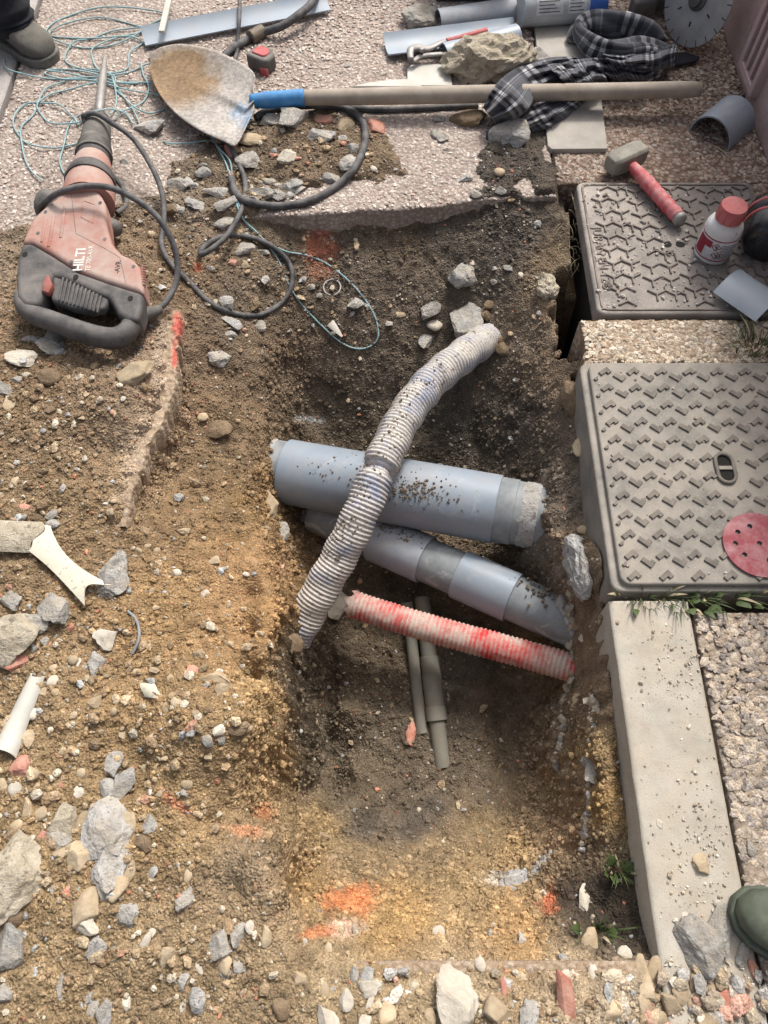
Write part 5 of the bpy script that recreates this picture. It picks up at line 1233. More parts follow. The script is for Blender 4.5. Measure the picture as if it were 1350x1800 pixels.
def ribbon(edge1, edge2, base, amp, folds, seed, nl=56, nw=30, bulge=.02, z0=.012):
    """crumpled sheet between two traced edges; folds run along it"""
    E1 = resample(spline([P(x, y, 0) for x, y in edge1], 8), .001); E2 = resample(spline([P(x, y, 0) for x, y in edge2], 8), .001)
    V = []; UV = []; acc = 0
    for i in range(nl + 1):
        fi = i / nl; a = E1[int(fi * (len(E1) - 1))]; b = E2[int(fi * (len(E2) - 1))]
        for k in range(nw + 1):
            f = k / nw; wn_ = mnoise.noise(Vector((fi * 3.2, f * 1.2, seed)))
            ph = folds * f * 6.283 + 2.6 * wn_ + 1.7 * math.sin(fi * 3 + seed)
            rid = (.5 + .5 * math.sin(ph)); rid = rid ** 1.4
            z = z0 + bulge * math.sin(math.pi * min(max(f, .0), 1)) ** .6 + amp * rid * math.sin(math.pi * f) ** .35 + .011 * mnoise.noise(Vector((fi * 9, f * 7, seed + 3)))
            z += base(fi, f) if base else 0
            p = a.lerp(b, f); q = p + (P(*proj(p.x, p.y, 0), z) - P(*proj(p.x, p.y, 0), 0))
            if k in (0, nw): q.z = max(q.z - bulge * .3, .006)
            V.append(q); UV.append((fi * .34 + .02 * wn_, f * .26 + .03 * rid + .02 * wn_))
    F = [(i * (nw + 1) + k, i * (nw + 1) + k + 1, (i + 1) * (nw + 1) + k + 1, (i + 1) * (nw + 1) + k) for i in range(nl) for k in range(nw)]
    return V, F, UV
def roll(pts, r, seed, folds=3, nseg=28, sq=.75, taper=None):
    path = resample(spline([P(*q) for q in pts], 8), .006); n = len(path)
    def rad(i, k):
        a = k / nseg * 6.283; f = i / n
        rr = r * (taper(f) if taper else 1)
        return rr * (1 + .32 * math.sin(folds * a + 3 * mnoise.noise(Vector((f * 4, seed, 0))) + f * 5) + .34 * mnoise.noise(Vector((f * 7, math.cos(a) * 1.5, math.sin(a) * 1.5 + seed))))
    V, F = tube(path, rad, nseg, True, sq)
    UV = [(.006 * i * 1.0, k / nseg * 6.283 * r) for i in range(n) for k in range(nseg)]
    return V, F, UV
pieces = [
    # tail over the handle
    ribbon([(848, 188), (862, 158), (885, 132), (920, 112), (965, 100), (1010, 98)], [(872, 216), (905, 205), (930, 188), (948, 160), (985, 140), (1030, 122)], lambda a, f: .06 * math.exp(-((a - .30) / .22) ** 2), .016, 2.6, 1.0, bulge=.022, z0=.014),
    ribbon([(912, 205), (940, 182), (975, 165), (1000, 150), (1020, 130)], [(935, 232), (975, 218), (1010, 195), (1035, 170), (1062, 150)], lambda a, f: 0, .012, 2.2, 4.0, bulge=.02, z0=.012),
    ribbon([(965, 118), (990, 108), (1020, 102), (1050, 100)], [(1000, 152), (1025, 150), (1050, 148), (1068, 140)], lambda a, f: .012, .022, 2.4, 6.0, bulge=.03, z0=.02),
    ribbon([(1040, 98), (1070, 95), (1105, 100), (1140, 112)], [(1078, 146), (1100, 147), (1128, 146), (1148, 138)], lambda a, f: .0, .024, 3.2, 9.0, bulge=.03, z0=.012),
    # big collar ring
    ribbon([(1058, 92), (1090, 96), (1120, 92), (1150, 88), (1190, 74)], [(1075, 112), (1105, 122), (1140, 124), (1165, 118), (1184, 114)], lambda a, f: .02, .018, 2.2, 12.0, bulge=.035, z0=.02),
]
rolls = [
    roll([(1172, 96, .03), (1130, 84, .05), (1090, 90, .05), (1055, 84, .05), (1028, 66, .05), (1018, 48, .05), (1035, 36, .055), (1070, 34, .06), (1105, 40, .06), (1135, 52, .05), (1152, 66, .035), (1160, 78, .025)], .022, 2.0, 3, sq=.9, taper=lambda f: .7 + .55 * abs(math.sin(f * 5.2 + .4))),
    roll([(1010, 70, .025), (1018, 50, .03), (1040, 46, .035), (1075, 50, .04), (1108, 52, .04), (1135, 62, .03)], .018, 5.0, 2),
    roll([(1052, 72, .006), (1085, 64, .008), (1115, 66, .008)], .026, 3.0, 2, sq=.35),
    roll([(1168, 112, .02), (1140, 128, .025), (1105, 136, .02), (1085, 140, .012)], .024, 8.0, 3, sq=.6),
    roll([(1040, 80, .012), (1075, 76, .014), (1110, 72, .014), (1140, 78, .012)], .016, 7.0, 2),
]
V = []; F = []; UV = []
for v, f, u in pieces + rolls:
    o_ = len(V); V += v; F += [tuple(i + o_ for i in q) for q in f]; UV += u
sh = mk('plaid_shirt', V, F, MT['plaid'], uv=UV); md = sh.modifiers.new('thickness', 'SOLIDIFY'); md.thickness = .002
set_props(sh, 'crumpled black, grey and white plaid shirt draped over the shovel handle', 'shirt')
pc = [P(x, y, .012) for x, y in ((1180, 92), (1205, 90), (1232, 99), (1225, 106), (1190, 114), (1178, 112))]
set_props(bevel(fix_normals(mk('cloth_scrap', *prism(pc, .002, .012), MT['trouser'], smooth=True, angle=30)), .004, 3), 'flat dark cloth scrap sticking out beside the plaid shirt', 'cloth')

# ------------------------------------------------------------------ person at the top left: work boot and trouser leg
bo = PG(60, 110)
pn = thing('person', bo, 'person in dark trousers and a worn work boot standing at the corner', 'person')
heel, toe = P(8, 68, 0), P(92, 112, 0)
fd = (toe - heel).normalized(); sdv = Vector((-fd.y, fd.x, 0)); FL = (toe - heel).length
def bootring(t, hw, z, lean=0, n=20):
    c = heel + fd * FL * t; return [c + fd * (lean) + sdv * hw * math.cos(a) for a in ()]
V = []; F = []; nb = 22
secs = []   # sections along the foot: t, half width, top height
for t, hw, h in ((-.16, .012, .05), (-.13, .032, .075), (-.05, .040, .10), (.1, .042, .13), (.28, .041, .135), (.42, .043, .115), (.58, .048, .088), (.74, .051, .072), (.88, .047, .064), (.97, .034, .052), (1.02, .012, .030)):
    c = heel + fd * FL * t; ringv = []
    for k in range(nb):
        a = 2 * math.pi * k / nb; x = math.cos(a); y = math.sin(a)
        sx = math.copysign(abs(x) ** .7, x); sy = math.copysign(abs(y) ** .7, y)
        ringv.append(c + sdv * hw * sx + Vector((0, 0, .022 + (h - .022) * (.5 + .5 * sy) + .002 * mnoise.noise(Vector((t * 9, k * .6, 1))))))
    secs.append(ringv)
V = [p for r in secs for p in r]
for i in range(len(secs) - 1):
    for k in range(nb): F.append((i * nb + k, i * nb + (k + 1) % nb, (i + 1) * nb + (k + 1) % nb, (i + 1) * nb + k))
F += [tuple(range(nb))[::-1], tuple((len(secs) - 1) * nb + k for k in range(nb))]
bt_ = fix_normals(mk('boot', V, F, MT['boot'], pn))
sole = [];
for t, hw in ((-.17, .02), (-.12, .04), (.1, .046), (.35, .044), (.6, .053), (.8, .054), (.93, .046), (1.02, .028), (1.05, .01)): sole.append((t, hw))
ol = [heel + fd * FL * t + sdv * hw for t, hw in sole] + [heel + fd * FL * t - sdv * hw for t, hw in sole[::-1]]
bevel(fix_normals(mk('sole', *prism(ol, .0, .026), MT['black_dusty'], bt_, angle=40)), .004, 2)
# leg: one continuous trouser with folds from boot to waist height, the shank leaning out of view
ank = heel + fd * FL * .27
lp_ = spline([ank + Vector((0, 0, .075)), ank + Vector((-.008, .012, .14)), ank + Vector((-.035, .05, .28)), ank + Vector((-.05, .09, .45)), ank + Vector((-.10, .14, .66)), ank + Vector((-.16, .18, .86))], 8)
def lr(i, k):
    f = i / len(lp_); a = k / 26 * 6.283
    return (.074 + .012 * f + .03 * max(0, f - .5)) * (1 + .10 * math.sin(i * 1.5 + 1.6 * math.sin(a)) * max(0, 1 - f * 2.6) + .05 * math.sin(2 * a + i * .3))
mk('trouser_leg', *tube(lp_, lr, 26), MT['trouser'], pn)
cf = [lp_[0] + Vector((0, 0, -.012 + .006 * j)) for j in range(5)]
mk('cuff', *tube(cf, lambda i, k: .079 + .004 * math.sin(k * .9), 26), MT['trouser'], pn)

# ------------------------------------------------------------------ green rubber boot toe, bottom right
gt = P(1296, 1590, .03); gd = Vector((.88, -.42, 0)).normalized(); gs = Vector((-gd.y, gd.x, 0))
gp = thing('rubber_boot', PG(1330, 1650), 'shiny dark green rubber boot at the bottom corner', 'boot')
secs = []
for t, hw, h in ((0, .010, .045), (.012, .030, .062), (.035, .041, .066), (.07, .047, .074), (.11, .048, .085), (.15, .047, .102), (.19, .045, .125), (.225, .046, .15), (.26, .046, .16), (.285, .036, .16), (.295, .012, .15)):
    c = Vector((gt.x, gt.y, 0)) + gd * t; r = []
    for k in range(24):
        a = 2 * math.pi * k / 24; x = math.cos(a); y = math.sin(a); sx = math.copysign(abs(x) ** .75, x); sy = math.copysign(abs(y) ** .75, y)
        r.append(c + gs * hw * sx + Vector((0, 0, .018 + (h - .018) * (.5 + .5 * sy))))
    secs.append(r)
V = [p for r in secs for p in r]; F = []
for i in range(len(secs) - 1):
    for k in range(24): F.append((i * 24 + k, i * 24 + (k + 1) % 24, (i + 1) * 24 + (k + 1) % 24, (i + 1) * 24 + k))
F += [tuple(range(24))[::-1], tuple((len(secs) - 1) * 24 + k for k in range(24))]
fix_normals(mk('foot', V, F, MT['rubber_green'], gp))
sole = [(-.004, .012), (.01, .034), (.035, .048), (.08, .053), (.12, .051), (.18, .044), (.25, .046), (.285, .038), (.3, .014)]
ol = [Vector((gt.x, gt.y, 0)) + gd * t + gs * hw for t, hw in sole] + [Vector((gt.x, gt.y, 0)) + gd * t - gs * hw for t, hw in sole[::-1]]
bevel(fix_normals(mk('sole', *prism(ol, .001, .022), MT['rubber_green'], gp, angle=40)), .004, 2)
sc_ = Vector((gt.x, gt.y, 0)) + gd * .232
mk('shaft', *tube([sc_ + Vector((0, 0, z)) for z in (.09, .14, .2, .26, .3)], [.05, .052, .055, .058, .058], 22), MT['rubber_green'], gp)
# ------------------------------------------------------------------ stones
def ico(sub):
    bm = bmesh.new(); bmesh.ops.create_icosphere(bm, subdivisions=sub, radius=1.0)
    V = np.array([v.co[:] for v in bm.verts]); F = np.array([[v.index for v in f.verts] for f in bm.faces]); bm.free(); return V, F
ICO = {k: ico(k) for k in (1, 2, 3, 4)}
def rock_verts(sub, seed, dims, cuts=9, rough=.06, rnd=0.0):
    r = np.random.RandomState(seed); V = ICO[sub][0].copy()
    for _ in range(cuts):                                   # chop flat faces off
        n = r.randn(3); n /= np.linalg.norm(n); d = r.uniform(.34, .82) if not rnd else r.uniform(.66, .95)
        p = V @ n; V = V - np.outer(np.maximum(p - d, 0) * .97, n)
    if rough and sub >= 3:
        o = r.uniform(-50, 50, 3)
        nz = np.array([mnoise.fractal(Vector(v * 1.9 + o), 1.0, 2.0, 4) for v in V]) + .35 * np.array([mnoise.noise(Vector(v * 7 + o)) for v in V])
        V = V * (1 + rough * nz)[:, None]
    elif rough: V = V * (1 + r.randn(len(V)) * rough * .5)[:, None]
    V = V - (V.max(0) + V.min(0)) / 2; V = V / np.abs(V).max(0)
    return V * np.array(dims) * .5
SHARED = {}
def stone_mesh(kind, var, mat):
    key = (kind, var)
    if key not in SHARED:
        rnd = kind in 'tw' and var % 2 == 0
        V = rock_verts(2, 900 + 37 * var + ord(kind[0]) * 3, (1, 1, 1), 10 if not rnd else 7, .06, rnd)
        me = bpy.data.meshes.new('stone'); me.from_pydata(V.tolist(), [], ICO[2][1].tolist()); me.materials.append(mat)
        if rnd: me.polygons.foreach_set('use_smooth', [True] * len(me.polygons))
        SHARED[key] = me
    return SHARED[key]
KN = {'c': ('grey', 'angular grey stone chip'), 't': ('tan', 'tan stone'), 'w': ('pale', 'pale whitish stone'), 'b': ('brown', 'brown earth clod'), 'r': ('reddish', 'reddish stone fragment')}
def place_name(px, py):
    if py < 195: return 'on the pavement behind the shovel'
    if py < 380 and px < 395: return 'in the rubble right of the hammer nose'
    if py < 380 and px < 660: return 'inside the coiled black cable'
    if py < 400: return 'on the dark soil spilled over the pavement'
    if px > 1000 and py > 1690: return 'in the gravel below the concrete strip'
    if px > 1060 and py > 1080: return 'on or beside the concrete strip'
    if px > 985 and py > 620: return 'in the bank beside covers and strip'
    if py < 640 and px > 680: return 'on the slope above the corrugated hose'
    if py < 640 and px > 330: return 'around the cable and string loops'
    if py > 1600 and px > 480: return 'along the front edge of the pit'
    if px > 500: return 'inside the pit'
    if py < 760: return 'on the soil below the hammer'
    if py < 1140: return 'on the soil near the cream plastic shard'
    if py < 1400: return 'on the soil left of the pit'
    if py < 1600: return 'in the rubble heap at the lower left'
    return 'on the gravelly soil at the bottom left'
STONES = """
239 649 62 52 t|flat round tan stone below the hammer handle;37 628 50 34 w|pale flat stone plate left of the hammer handle;61 597 42 14 c;87 603 46 42 c|grey wedge-shaped stone under the hammer handle;87 660 36 34 b|rounded brown clod below the hammer;146 651 22 20 b;8 680 32 30 c;28 666 21 14 c;17 708 20 30 t
385 628 36 28 c;407 567 36 22 c;402 586 24 12 c;457 571 22 22 c;356 732 19 17 t;217 700 9 11 w;144 733 12 10 t;385 752 44 34 b|dark brown clod on the slope left of the pit;110 858 13 17 c;44 890 18 14 r;81 884 13 14 c;93 903 26 18 c;94 919 22 18 c;44 908 13 12 c;67 908 22 16 b;28 845 13 17 t;48 849 11 13 w;15 817 24 7 t
190 1005 66 72 c|large angular blue-grey stone beside the cream plastic shard;94 1067 44 48 c|blocky grey stone left of the white and red one;20 1055 36 32 c|grey stone at the edge under the curved shard;62 1098 46 34 c|cluster-shaped bluish stone above the big edge boulder;18 1115 100 82 m|big grey boulder cut by the photo edge at mid height;76 1127 19 14 c;59 1137 16 14 c;30 1163 38 24 r;185 1122 38 32 w|white stone with red marks on the soil;170 1163 30 38 c;126 1102 13 12 r
339 1180 24 22 r;381 1190 54 30 t|flat tan stone on the soil left of the pit wall;389 1213 22 20 t;363 1206 14 9 c;291 1243 12 16 t;309 1235 20 14 t;168 1233 26 18 t;128 1159 18 14 t;137 1163 11 13 w;94 1196 18 18 w;94 1172 14 12 t;361 1043 15 12 w;243 967 16 9 t;276 967 12 11 t;259 959 14 10 t;376 985 20 14 t;311 1006 16 12 w;433 1009 12 7 w;274 1067 10 8 t
385 1283 20 16 w;415 1280 36 18 b;365 1300 18 17 c;388 1298 14 14 c;365 1328 14 13 t;50 1296 22 28 t;202 1341 28 32 c;191 1383 28 26 c;218 1381 36 50 c|slender pale grey splinter above the rubble heap;37 1344 36 28 r;26 1385 22 18 w;5 1378 14 18 t;139 1391 17 16 w;328 1378 20 12 t;326 1392 16 12 c;280 1394 12 10 t;59 1254 20 16 w;130 1256 13 11 t;89 1283 10 9 w;143 1359 16 14 t;152 1314 8 7 r;107 1381 9 9 r
190 1448 78 74 c|large pale grey stone topping the lower left rubble heap;197 1510 72 60 c|broken grey stone at the foot of the rubble heap;111 1444 48 46 m|grey-tan block at the left of the rubble heap;144 1439 22 40 t;106 1476 42 20 c;230 1443 25 28 t;265 1448 26 22 c;252 1474 28 26 b;141 1500 44 32 t|rounded tan stone in front of the rubble heap;109 1494 22 16 t;146 1481 20 16 t;226 1531 22 30 t;211 1559 30 28 t;181 1559 18 26 c;156 1589 44 44 t|yellowish tan lump below the rubble heap;143 1622 66 18 w|long pale stone splinter at the bottom left;20 1660 56 44 c|light grey stone cut by the photo edge near the bottom;22 1530 120 92 m|biggest grey boulder at the left edge;224 1605 40 24 c;172 1665 30 26 c;256 1653 14 22 w;268 1637 12 10 w
293 1680 23 22 t;383 1654 36 32 c;417 1639 25 26 c;439 1628 15 14 w;469 1644 16 22 t;394 1691 30 22 t;422 1696 22 20 c;396 1711 20 20 c;322 1724 26 20 c;350 1698 10 16 w;348 1756 28 24 c;185 1781 26 34 c;163 1770 18 20 c;222 1759 14 18 w;107 1731 14 26 c;11 1743 28 20 c;326 1578 30 26 c;268 1537 16 20 c;330 1539 14 14 t;159 1754 18 14 c;322 1765 11 14 w;22 1609 36 26 b;119 1567 14 12 r;91 1563 13 11 c;48 1420 14 28 t;70 1430 28 15 t
805 1757 74 70 w|large whitish rounded stone at the bottom edge;876 1780 52 36 t|rounded tan stone next to the large whitish one;929 1788 44 40 c|pale grey angular stone at the bottom edge;681 1780 30 28 t;608 1755 25 22 w;577 1787 34 30 w|round pale pebble at the bottom edge;649 1735 40 18 w;645 1717 24 22 c;623 1713 14 18 c;651 1759 14 26 w;529 1720 24 16 t;571 1737 15 18 t;496 1767 34 26 b;642 1796 22 16 w;844 1694 17 16 w;886 1735 12 22 r;536 1655 9 8 w;577 1667 14 14 t;770 1641 22 20 w;757 1785 18 20 t;916 1650 18 18 c
996 1761 30 72 r|long pinkish-red stone at the bottom edge;1035 1652 28 30 t;1028 1574 20 28 w|small pale broken tile piece on the dark soil;1098 1674 24 16 w;1228 1655 70 62 c|dark-streaked crystalline grey stone on the concrete strip;1266 1628 42 54 c|lighter crystalline grey stone touching the green boot;1231 1517 25 22 t;1159 1448 10 12 w;1135 1731 26 24 t;1128 1700 20 30 t;1150 1700 24 28 t;1194 1746 28 22 t;1189 1727 28 12 w;1180 1763 26 26 t;1076 1774 32 22 t;1133 1772 26 36 t;1281 1759 42 24 r|pink flat stone in the gravel by the boot;1312 1763 22 26 r;1220 1759 22 22 t;1267 1718 22 24 t;1250 1741 22 28 t;1220 1726 18 22 t;1250 1704 20 18 t;1231 1705 20 20 c;1305 1663 22 36 c;1324 1702 16 20 r;1250 1794 56 30 t|large tan stone cut by the bottom edge near the boot;1161 1794 30 22 t;1042 1711 17 20 w;994 1715 18 16 w;1318 1485 16 22 c;1261 1589 15 12 w;1205 1611 13 12 w
739 30 66 50 c|rough grey boulder at the back beside the dark crate;480 211 40 28 c;518 210 38 40 c;568 211 28 20 r;563 238 50 38 c|angular grey rubble in the middle of the black cable coil;607 218 26 28 t;661 224 30 32 r|round red brick fragment outside the cable coil;439 244 48 26 t|flat tan stone at the shovel blade edge;437 281 36 30 c;505 274 28 30 w;620 261 18 20 c;613 285 24 32 c;580 311 26 20 c;602 242 13 13 c;602 252 11 9 r;481 272 12 10 r;522 276 12 12 r;455 318 15 10 c;472 318 20 12 c;459 339 34 24 c;487 341 26 22 c;509 331 20 16 c;522 322 22 16 c;526 333 18 18 c;509 343 18 14 c;446 348 18 14 c;489 326 12 9 c
770 207 19 18 c;772 241 26 20 c;822 206 60 46 b|round brown mortar lump under the shovel handle;817 311 24 18 c;881 333 17 17 c;837 341 16 14 c;839 330 9 10 w;785 261 14 12 w;878 302 18 18 t;407 263 18 28 r;657 296 12 10 w;613 115 13 10 c;674 130 13 10 w;894 237 64 52 c|large grey stone in front of the plaid shirt;940 97 50 36 c|jagged grey stone beside the big mortar lump
267 223 54 44 c|half white grey stone beside the shovel blade;219 285 14 13 c;313 322 28 24 c;331 317 14 16 c;340 323 18 17 c;343 357 34 32 c|angular grey stone right of the hammer body;317 369 14 12 c;301 367 20 22 b;267 410 13 12 t;357 303 20 20 c;379 336 34 20 c;398 358 40 28 c|long grey stone on the cable left of the coil;398 392 34 26 c;430 437 38 30 c|dark grey stone inside the small cable loop;461 440 24 18 c;408 461 17 17 r;431 463 12 18 t;464 490 15 19 c;450 537 20 20 b;398 529 26 24 c;626 532 26 28 c;619 551 12 10 c;645 535 9 14 c;534 490 11 12 c;548 503 12 12 c;561 518 11 14 c;625 422 8 8 w;703 552 20 11 t;683 568 14 13 c
811 482 46 46 c|angular grey stone on the slope above the hose;819 564 50 62 c|large smooth grey stone at the top end of the hose;757 544 34 30 c;763 572 26 20 w;749 597 26 34 c;855 550 26 26 b;860 534 22 16 b;848 579 10 12 t;801 602 15 15 t;893 470 16 15 c;867 495 13 11 c;915 483 9 12 w;870 472 9 9 c;829 462 9 10 w;959 499 24 28 t;939 555 9 15 t;948 550 10 13 c;897 586 9 11 t
722 1285 16 32 r|red brick chip beside the thin pipes;592 1058 42 46 w|round pale stone between hose and red conduit;474 885 36 50 t|pale lump of old cement at the left end of the thick pipe;490 935 34 40 c|grey stone below the left end of the thick pipe;560 963 22 18 b;512 1130 40 30 b|earth clod at the lower end of the corrugated hose;540 905 60 30 c|grey cement lump under the thick pipe;1015 1230 18 22 t;1023 1120 11 13 w;1040 1350 22 34 c;1028 1338 14 14 c;1006 690 14 14 t;861 590 46 36 b|brown clod covering the upper end of the corrugated hose;884 612 30 26 b;845 612 20 16 b;1018 780 22 40 t;1025 930 20 18 t
331 1300 10 9 t;300 1190 12 10 t;250 1240 14 12 t;215 1290 12 12 t;240 1180 12 11 t;200 1250 13 11 t;345 1255 14 13 t;330 1220 11 10 t;405 1130 12 10 t;425 1170 11 9 w;75 1215 14 12 t;110 1320 16 13 t;170 1310 14 12 b;255 1350 12 11 t;290 1330 12 10 t;60 1360 18 14 t;95 1400 16 14 t;165 1420 14 12 t;30 1450 20 16 t;75 1470 16 14 r;50 760 16 14 b;90 720 18 15 b;60 700 16 14 b;130 760 14 12 b;100 800 15 13 b;40 940 14 12 r;150 870 12 10 b;200 880 11 9 t
"""
GROUPS = {}
ORD = 'leftmost;second;third;fourth;fifth;sixth;seventh;eighth;ninth;tenth;eleventh;twelfth;thirteenth;fourteenth;fifteenth;sixteenth;seventeenth;eighteenth;nineteenth;twentieth'.split(';')
def put_stone(px, py, w, h, kind, label=None, seed=0, embed=.38):
    q = PG(px, py + h * .12); m = mpp(px, py, q.z)
    fore = max(.62, math.cos(CAM_T + 0 - math.atan((900 - py) / FPX)) )
    up_s = 1.28 if py < 400 and kind in 'cr' and not label else 1.06
    w *= up_s; h *= up_s
    dx = w * m; dy = h * m / fore * .92; dz = min(dx, dy) * RND.uniform(.5, .75)
    mat = MT['st_' + kind]
    if label or max(w, h) >= 30:
        sub = 4 if max(w, h) >= 44 else 3
        V = rock_verts(sub, seed, (dx * 1.06, dy * 1.06, dz), 12 if kind in 'cwm' else 8, .15 if kind in 'cwm' else .12, 1 if kind in 'b' else 0)
        me = bpy.data.meshes.new('stone'); me.from_pydata(V.tolist(), [], ICO[sub][1].tolist()); me.materials.append(mat)
        if kind in 'bt': me.polygons.foreach_set('use_smooth', [True] * len(me.polygons))
        o = bpy.data.objects.new('boulder' if max(w, h) >= 75 else 'stone', me); o.rotation_euler = (RND.uniform(-.2, .2), RND.uniform(-.2, .2), RND.uniform(-.25, .25))
    else:
        o = bpy.data.objects.new('pebble' if max(w, h) < 16 else 'stone', stone_mesh(kind, RND.randrange(8), mat))
        o.scale = (dx * 1.05, dy * 1.05, dz); o.rotation_euler = (RND.uniform(-.3, .3), RND.uniform(-.3, .3), RND.uniform(-.5, .5) + (math.pi if RND.random() < .5 else 0))
    COL.objects.link(o); o.location = (q.x, q.y, q.z + dz * (.5 - embed))
    pn_ = place_name(px, py); sz = 'tiny' if max(w, h) < 13 else ('small' if max(w, h) < 22 else 'medium')
    if label: set_props(o, label, 'stone')
    else:
        set_props(o, f'{sz} {KN[kind][1]} {pn_}', 'stone' if kind != 'b' else 'clod', f'{sz} {KN[kind][0]} stones {pn_}')
        GROUPS.setdefault(o['group'], []).append((px, py, o, f'{sz} {KN[kind][0]}', pn_, 'clods' if kind == 'b' else 'stones'))
    return o
i_ = 0
for ent in STONES.replace('\n', ';').split(';'):
    ent = ent.strip()
    if not ent: continue
    lab = None
    if '|' in ent: ent, lab = ent.split('|')
    a = ent.split(); i_ += 1
    put_stone(float(a[0]), float(a[1]), float(a[2]), float(a[3]), a[4], lab, 5000 + i_ * 7)
for mem in GROUPS.values():
    if len(mem) < 2: del mem[0][2]['group']; continue
    mem.sort(key=lambda e: e[0])
    for k_, (_, _, o, what, pl_n, noun) in enumerate(mem):
        o['label'] = f'leftmost of the {what} {noun} {pl_n}' if k_ == 0 else (f'rightmost of the {what} {noun} {pl_n}' if k_ == len(mem) - 1 else f'{ORD[min(k_, 19)]} from left of {what} {noun} {pl_n}')
# rough mortar lump at the back and cement crust at the pit side
def lump_obj(name, px, py, dims, mat, label, cat, seed, rotz=0, embed=.25, rough=.2, cuts=6, z=None):
    q = PG(px, py) if z is None else P(px, py, z)
    V = rock_verts(4, seed, dims, cuts, rough * .4, 1)
    if mat is MT['st_p'] or mat is MT['st_m']:                # knobbly cement
        nn_ = V / np.linalg.norm(V / np.array(dims) ** 2, axis=1)[:, None] / np.array(dims) ** 2; s0 = min(.3, .02 + dims[0] * .1)
        V = V + nn_ / np.linalg.norm(nn_, axis=1)[:, None] * np.array([mnoise.fractal(Vector(v * 34 + np.array((seed, 0, 0))), .7, 2.1, 6) * s0 * .38 for v in V])[:, None]
    o_ = bpy.data.meshes.new(name); o_.from_pydata(V.tolist(), [], ICO[4][1].tolist()); o_.materials.append(mat)
    o = bpy.data.objects.new(name, o_); COL.objects.link(o); o.location = (q.x, q.y, q.z + dims[2] * (.5 - embed)); o.rotation_euler = (0, 0, rotz)
    return set_props(o, label, cat)
lump_obj('mortar_lump', 858, 126, (.27, .14, .11), MT['st_m'], 'large rough tan mortar lump beside the plaid shirt', 'rubble', 31, .28, .18, .22)
lump_obj('cement_lump', 1013, 1003, (.045, .15, .10), MT['st_p'], 'bluish white cement lump where the thin pipe enters the bank', 'cement', 41, .12, .35, .22)
lump_obj('cement_lump', 990, 1075, (.05, .08, .07), MT['st_p'], 'pale cement collar round the end of the thinner pipe', 'cement', 43, .4, .45, .2, 6, -.26)
lump_obj('cement_lump', 905, 1552, (.075, .05, .022), MT['st_p'], 'whitish cement smear on the front slope of the pit', 'cement', 45, .5, .70, .3)
lump_obj('cement_lump', 960, 1516, (.085, .022, .022), MT['st_p'], 'narrow grey cement ridge on the front slope of the pit', 'cement', 47, .75, .70, .3)
lump_obj('earth_block', 1005, 700, (.05, .10, .07), MT['st_b'], 'brown earth lump against the corner of the lower cover', 'clod', 49, .1, .5, .2)
lump_obj('earth_lump', 962, 505, (.05, .09, .05), MT['st_m'], 'yellowish earth lump at the edge of the dark gap', 'clod', 51, .1, .5, .25)

# ------------------------------------------------------------------ crumbs and grit (far too many to count)
def scatter(name, N, region, size, mat, colf, label, squash=.7, embed=.3, accept=None, surf='top', base='ico', seed=3):
    r = np.random.RandomState(seed); x = r.uniform(region[0], region[1], N); y = r.uniform(region[2], region[3], N)
    if accept is not None: k = accept(x, y, r); x, y = x[k], y[k]
    N = len(x); s = size(r, N, x, y)
    z = gz(x, y) if surf == 'ground' else np.full(N, float(surf))
    BV, BF = ICO_LOW
    nv = len(BV)
    v = BV[None] * (1 + r.uniform(-.28, .28, (N, nv, 1)))
    a = r.uniform(0, 6.283, N); c, sn = np.cos(a)[:, None], np.sin(a)[:, None]
    el = r.uniform(.7, 1.35, (N, 1)); X = v[:, :, 0] * el; Y = v[:, :, 1] / el
    Zv = v[:, :, 2] * (squash * r.uniform(.7, 1.2, (N, 1)))
    tilt = r.uniform(-.5, .5, (N, 1)); Zv = Zv + tilt * X * .5
    out = np.stack([X * c - Y * sn, X * sn + Y * c, Zv], 2) * s[:, None, None]
    out[:, :, 0] += x[:, None]; out[:, :, 1] += y[:, None]; out[:, :, 2] += (z + s * squash * (1 - 2 * embed))[:, None]
    F = (BF[None] + (np.arange(N) * nv)[:, None, None]).reshape(-1, 3)
    cols = colf(r, x, y, N); cols = np.repeat(cols, nv, axis=0)
    o = big_mesh(name, out.reshape(-1, 3), F, mat, np.clip(cols, 0, 1), smooth=False)
    return set_props(o, label, None, None, 'stuff')
_bm = bmesh.new(); bmesh.ops.create_icosphere(_bm, subdivisions=1, radius=1.0)
ICO_LOW = (np.array([v.co[:] for v in _bm.verts]), np.array([[v.index for v in f.verts] for f in _bm.faces])); _bm.free()
def pave_mask(x, y): return (y > np.interp(x, EX, EY)) & (x < .447)
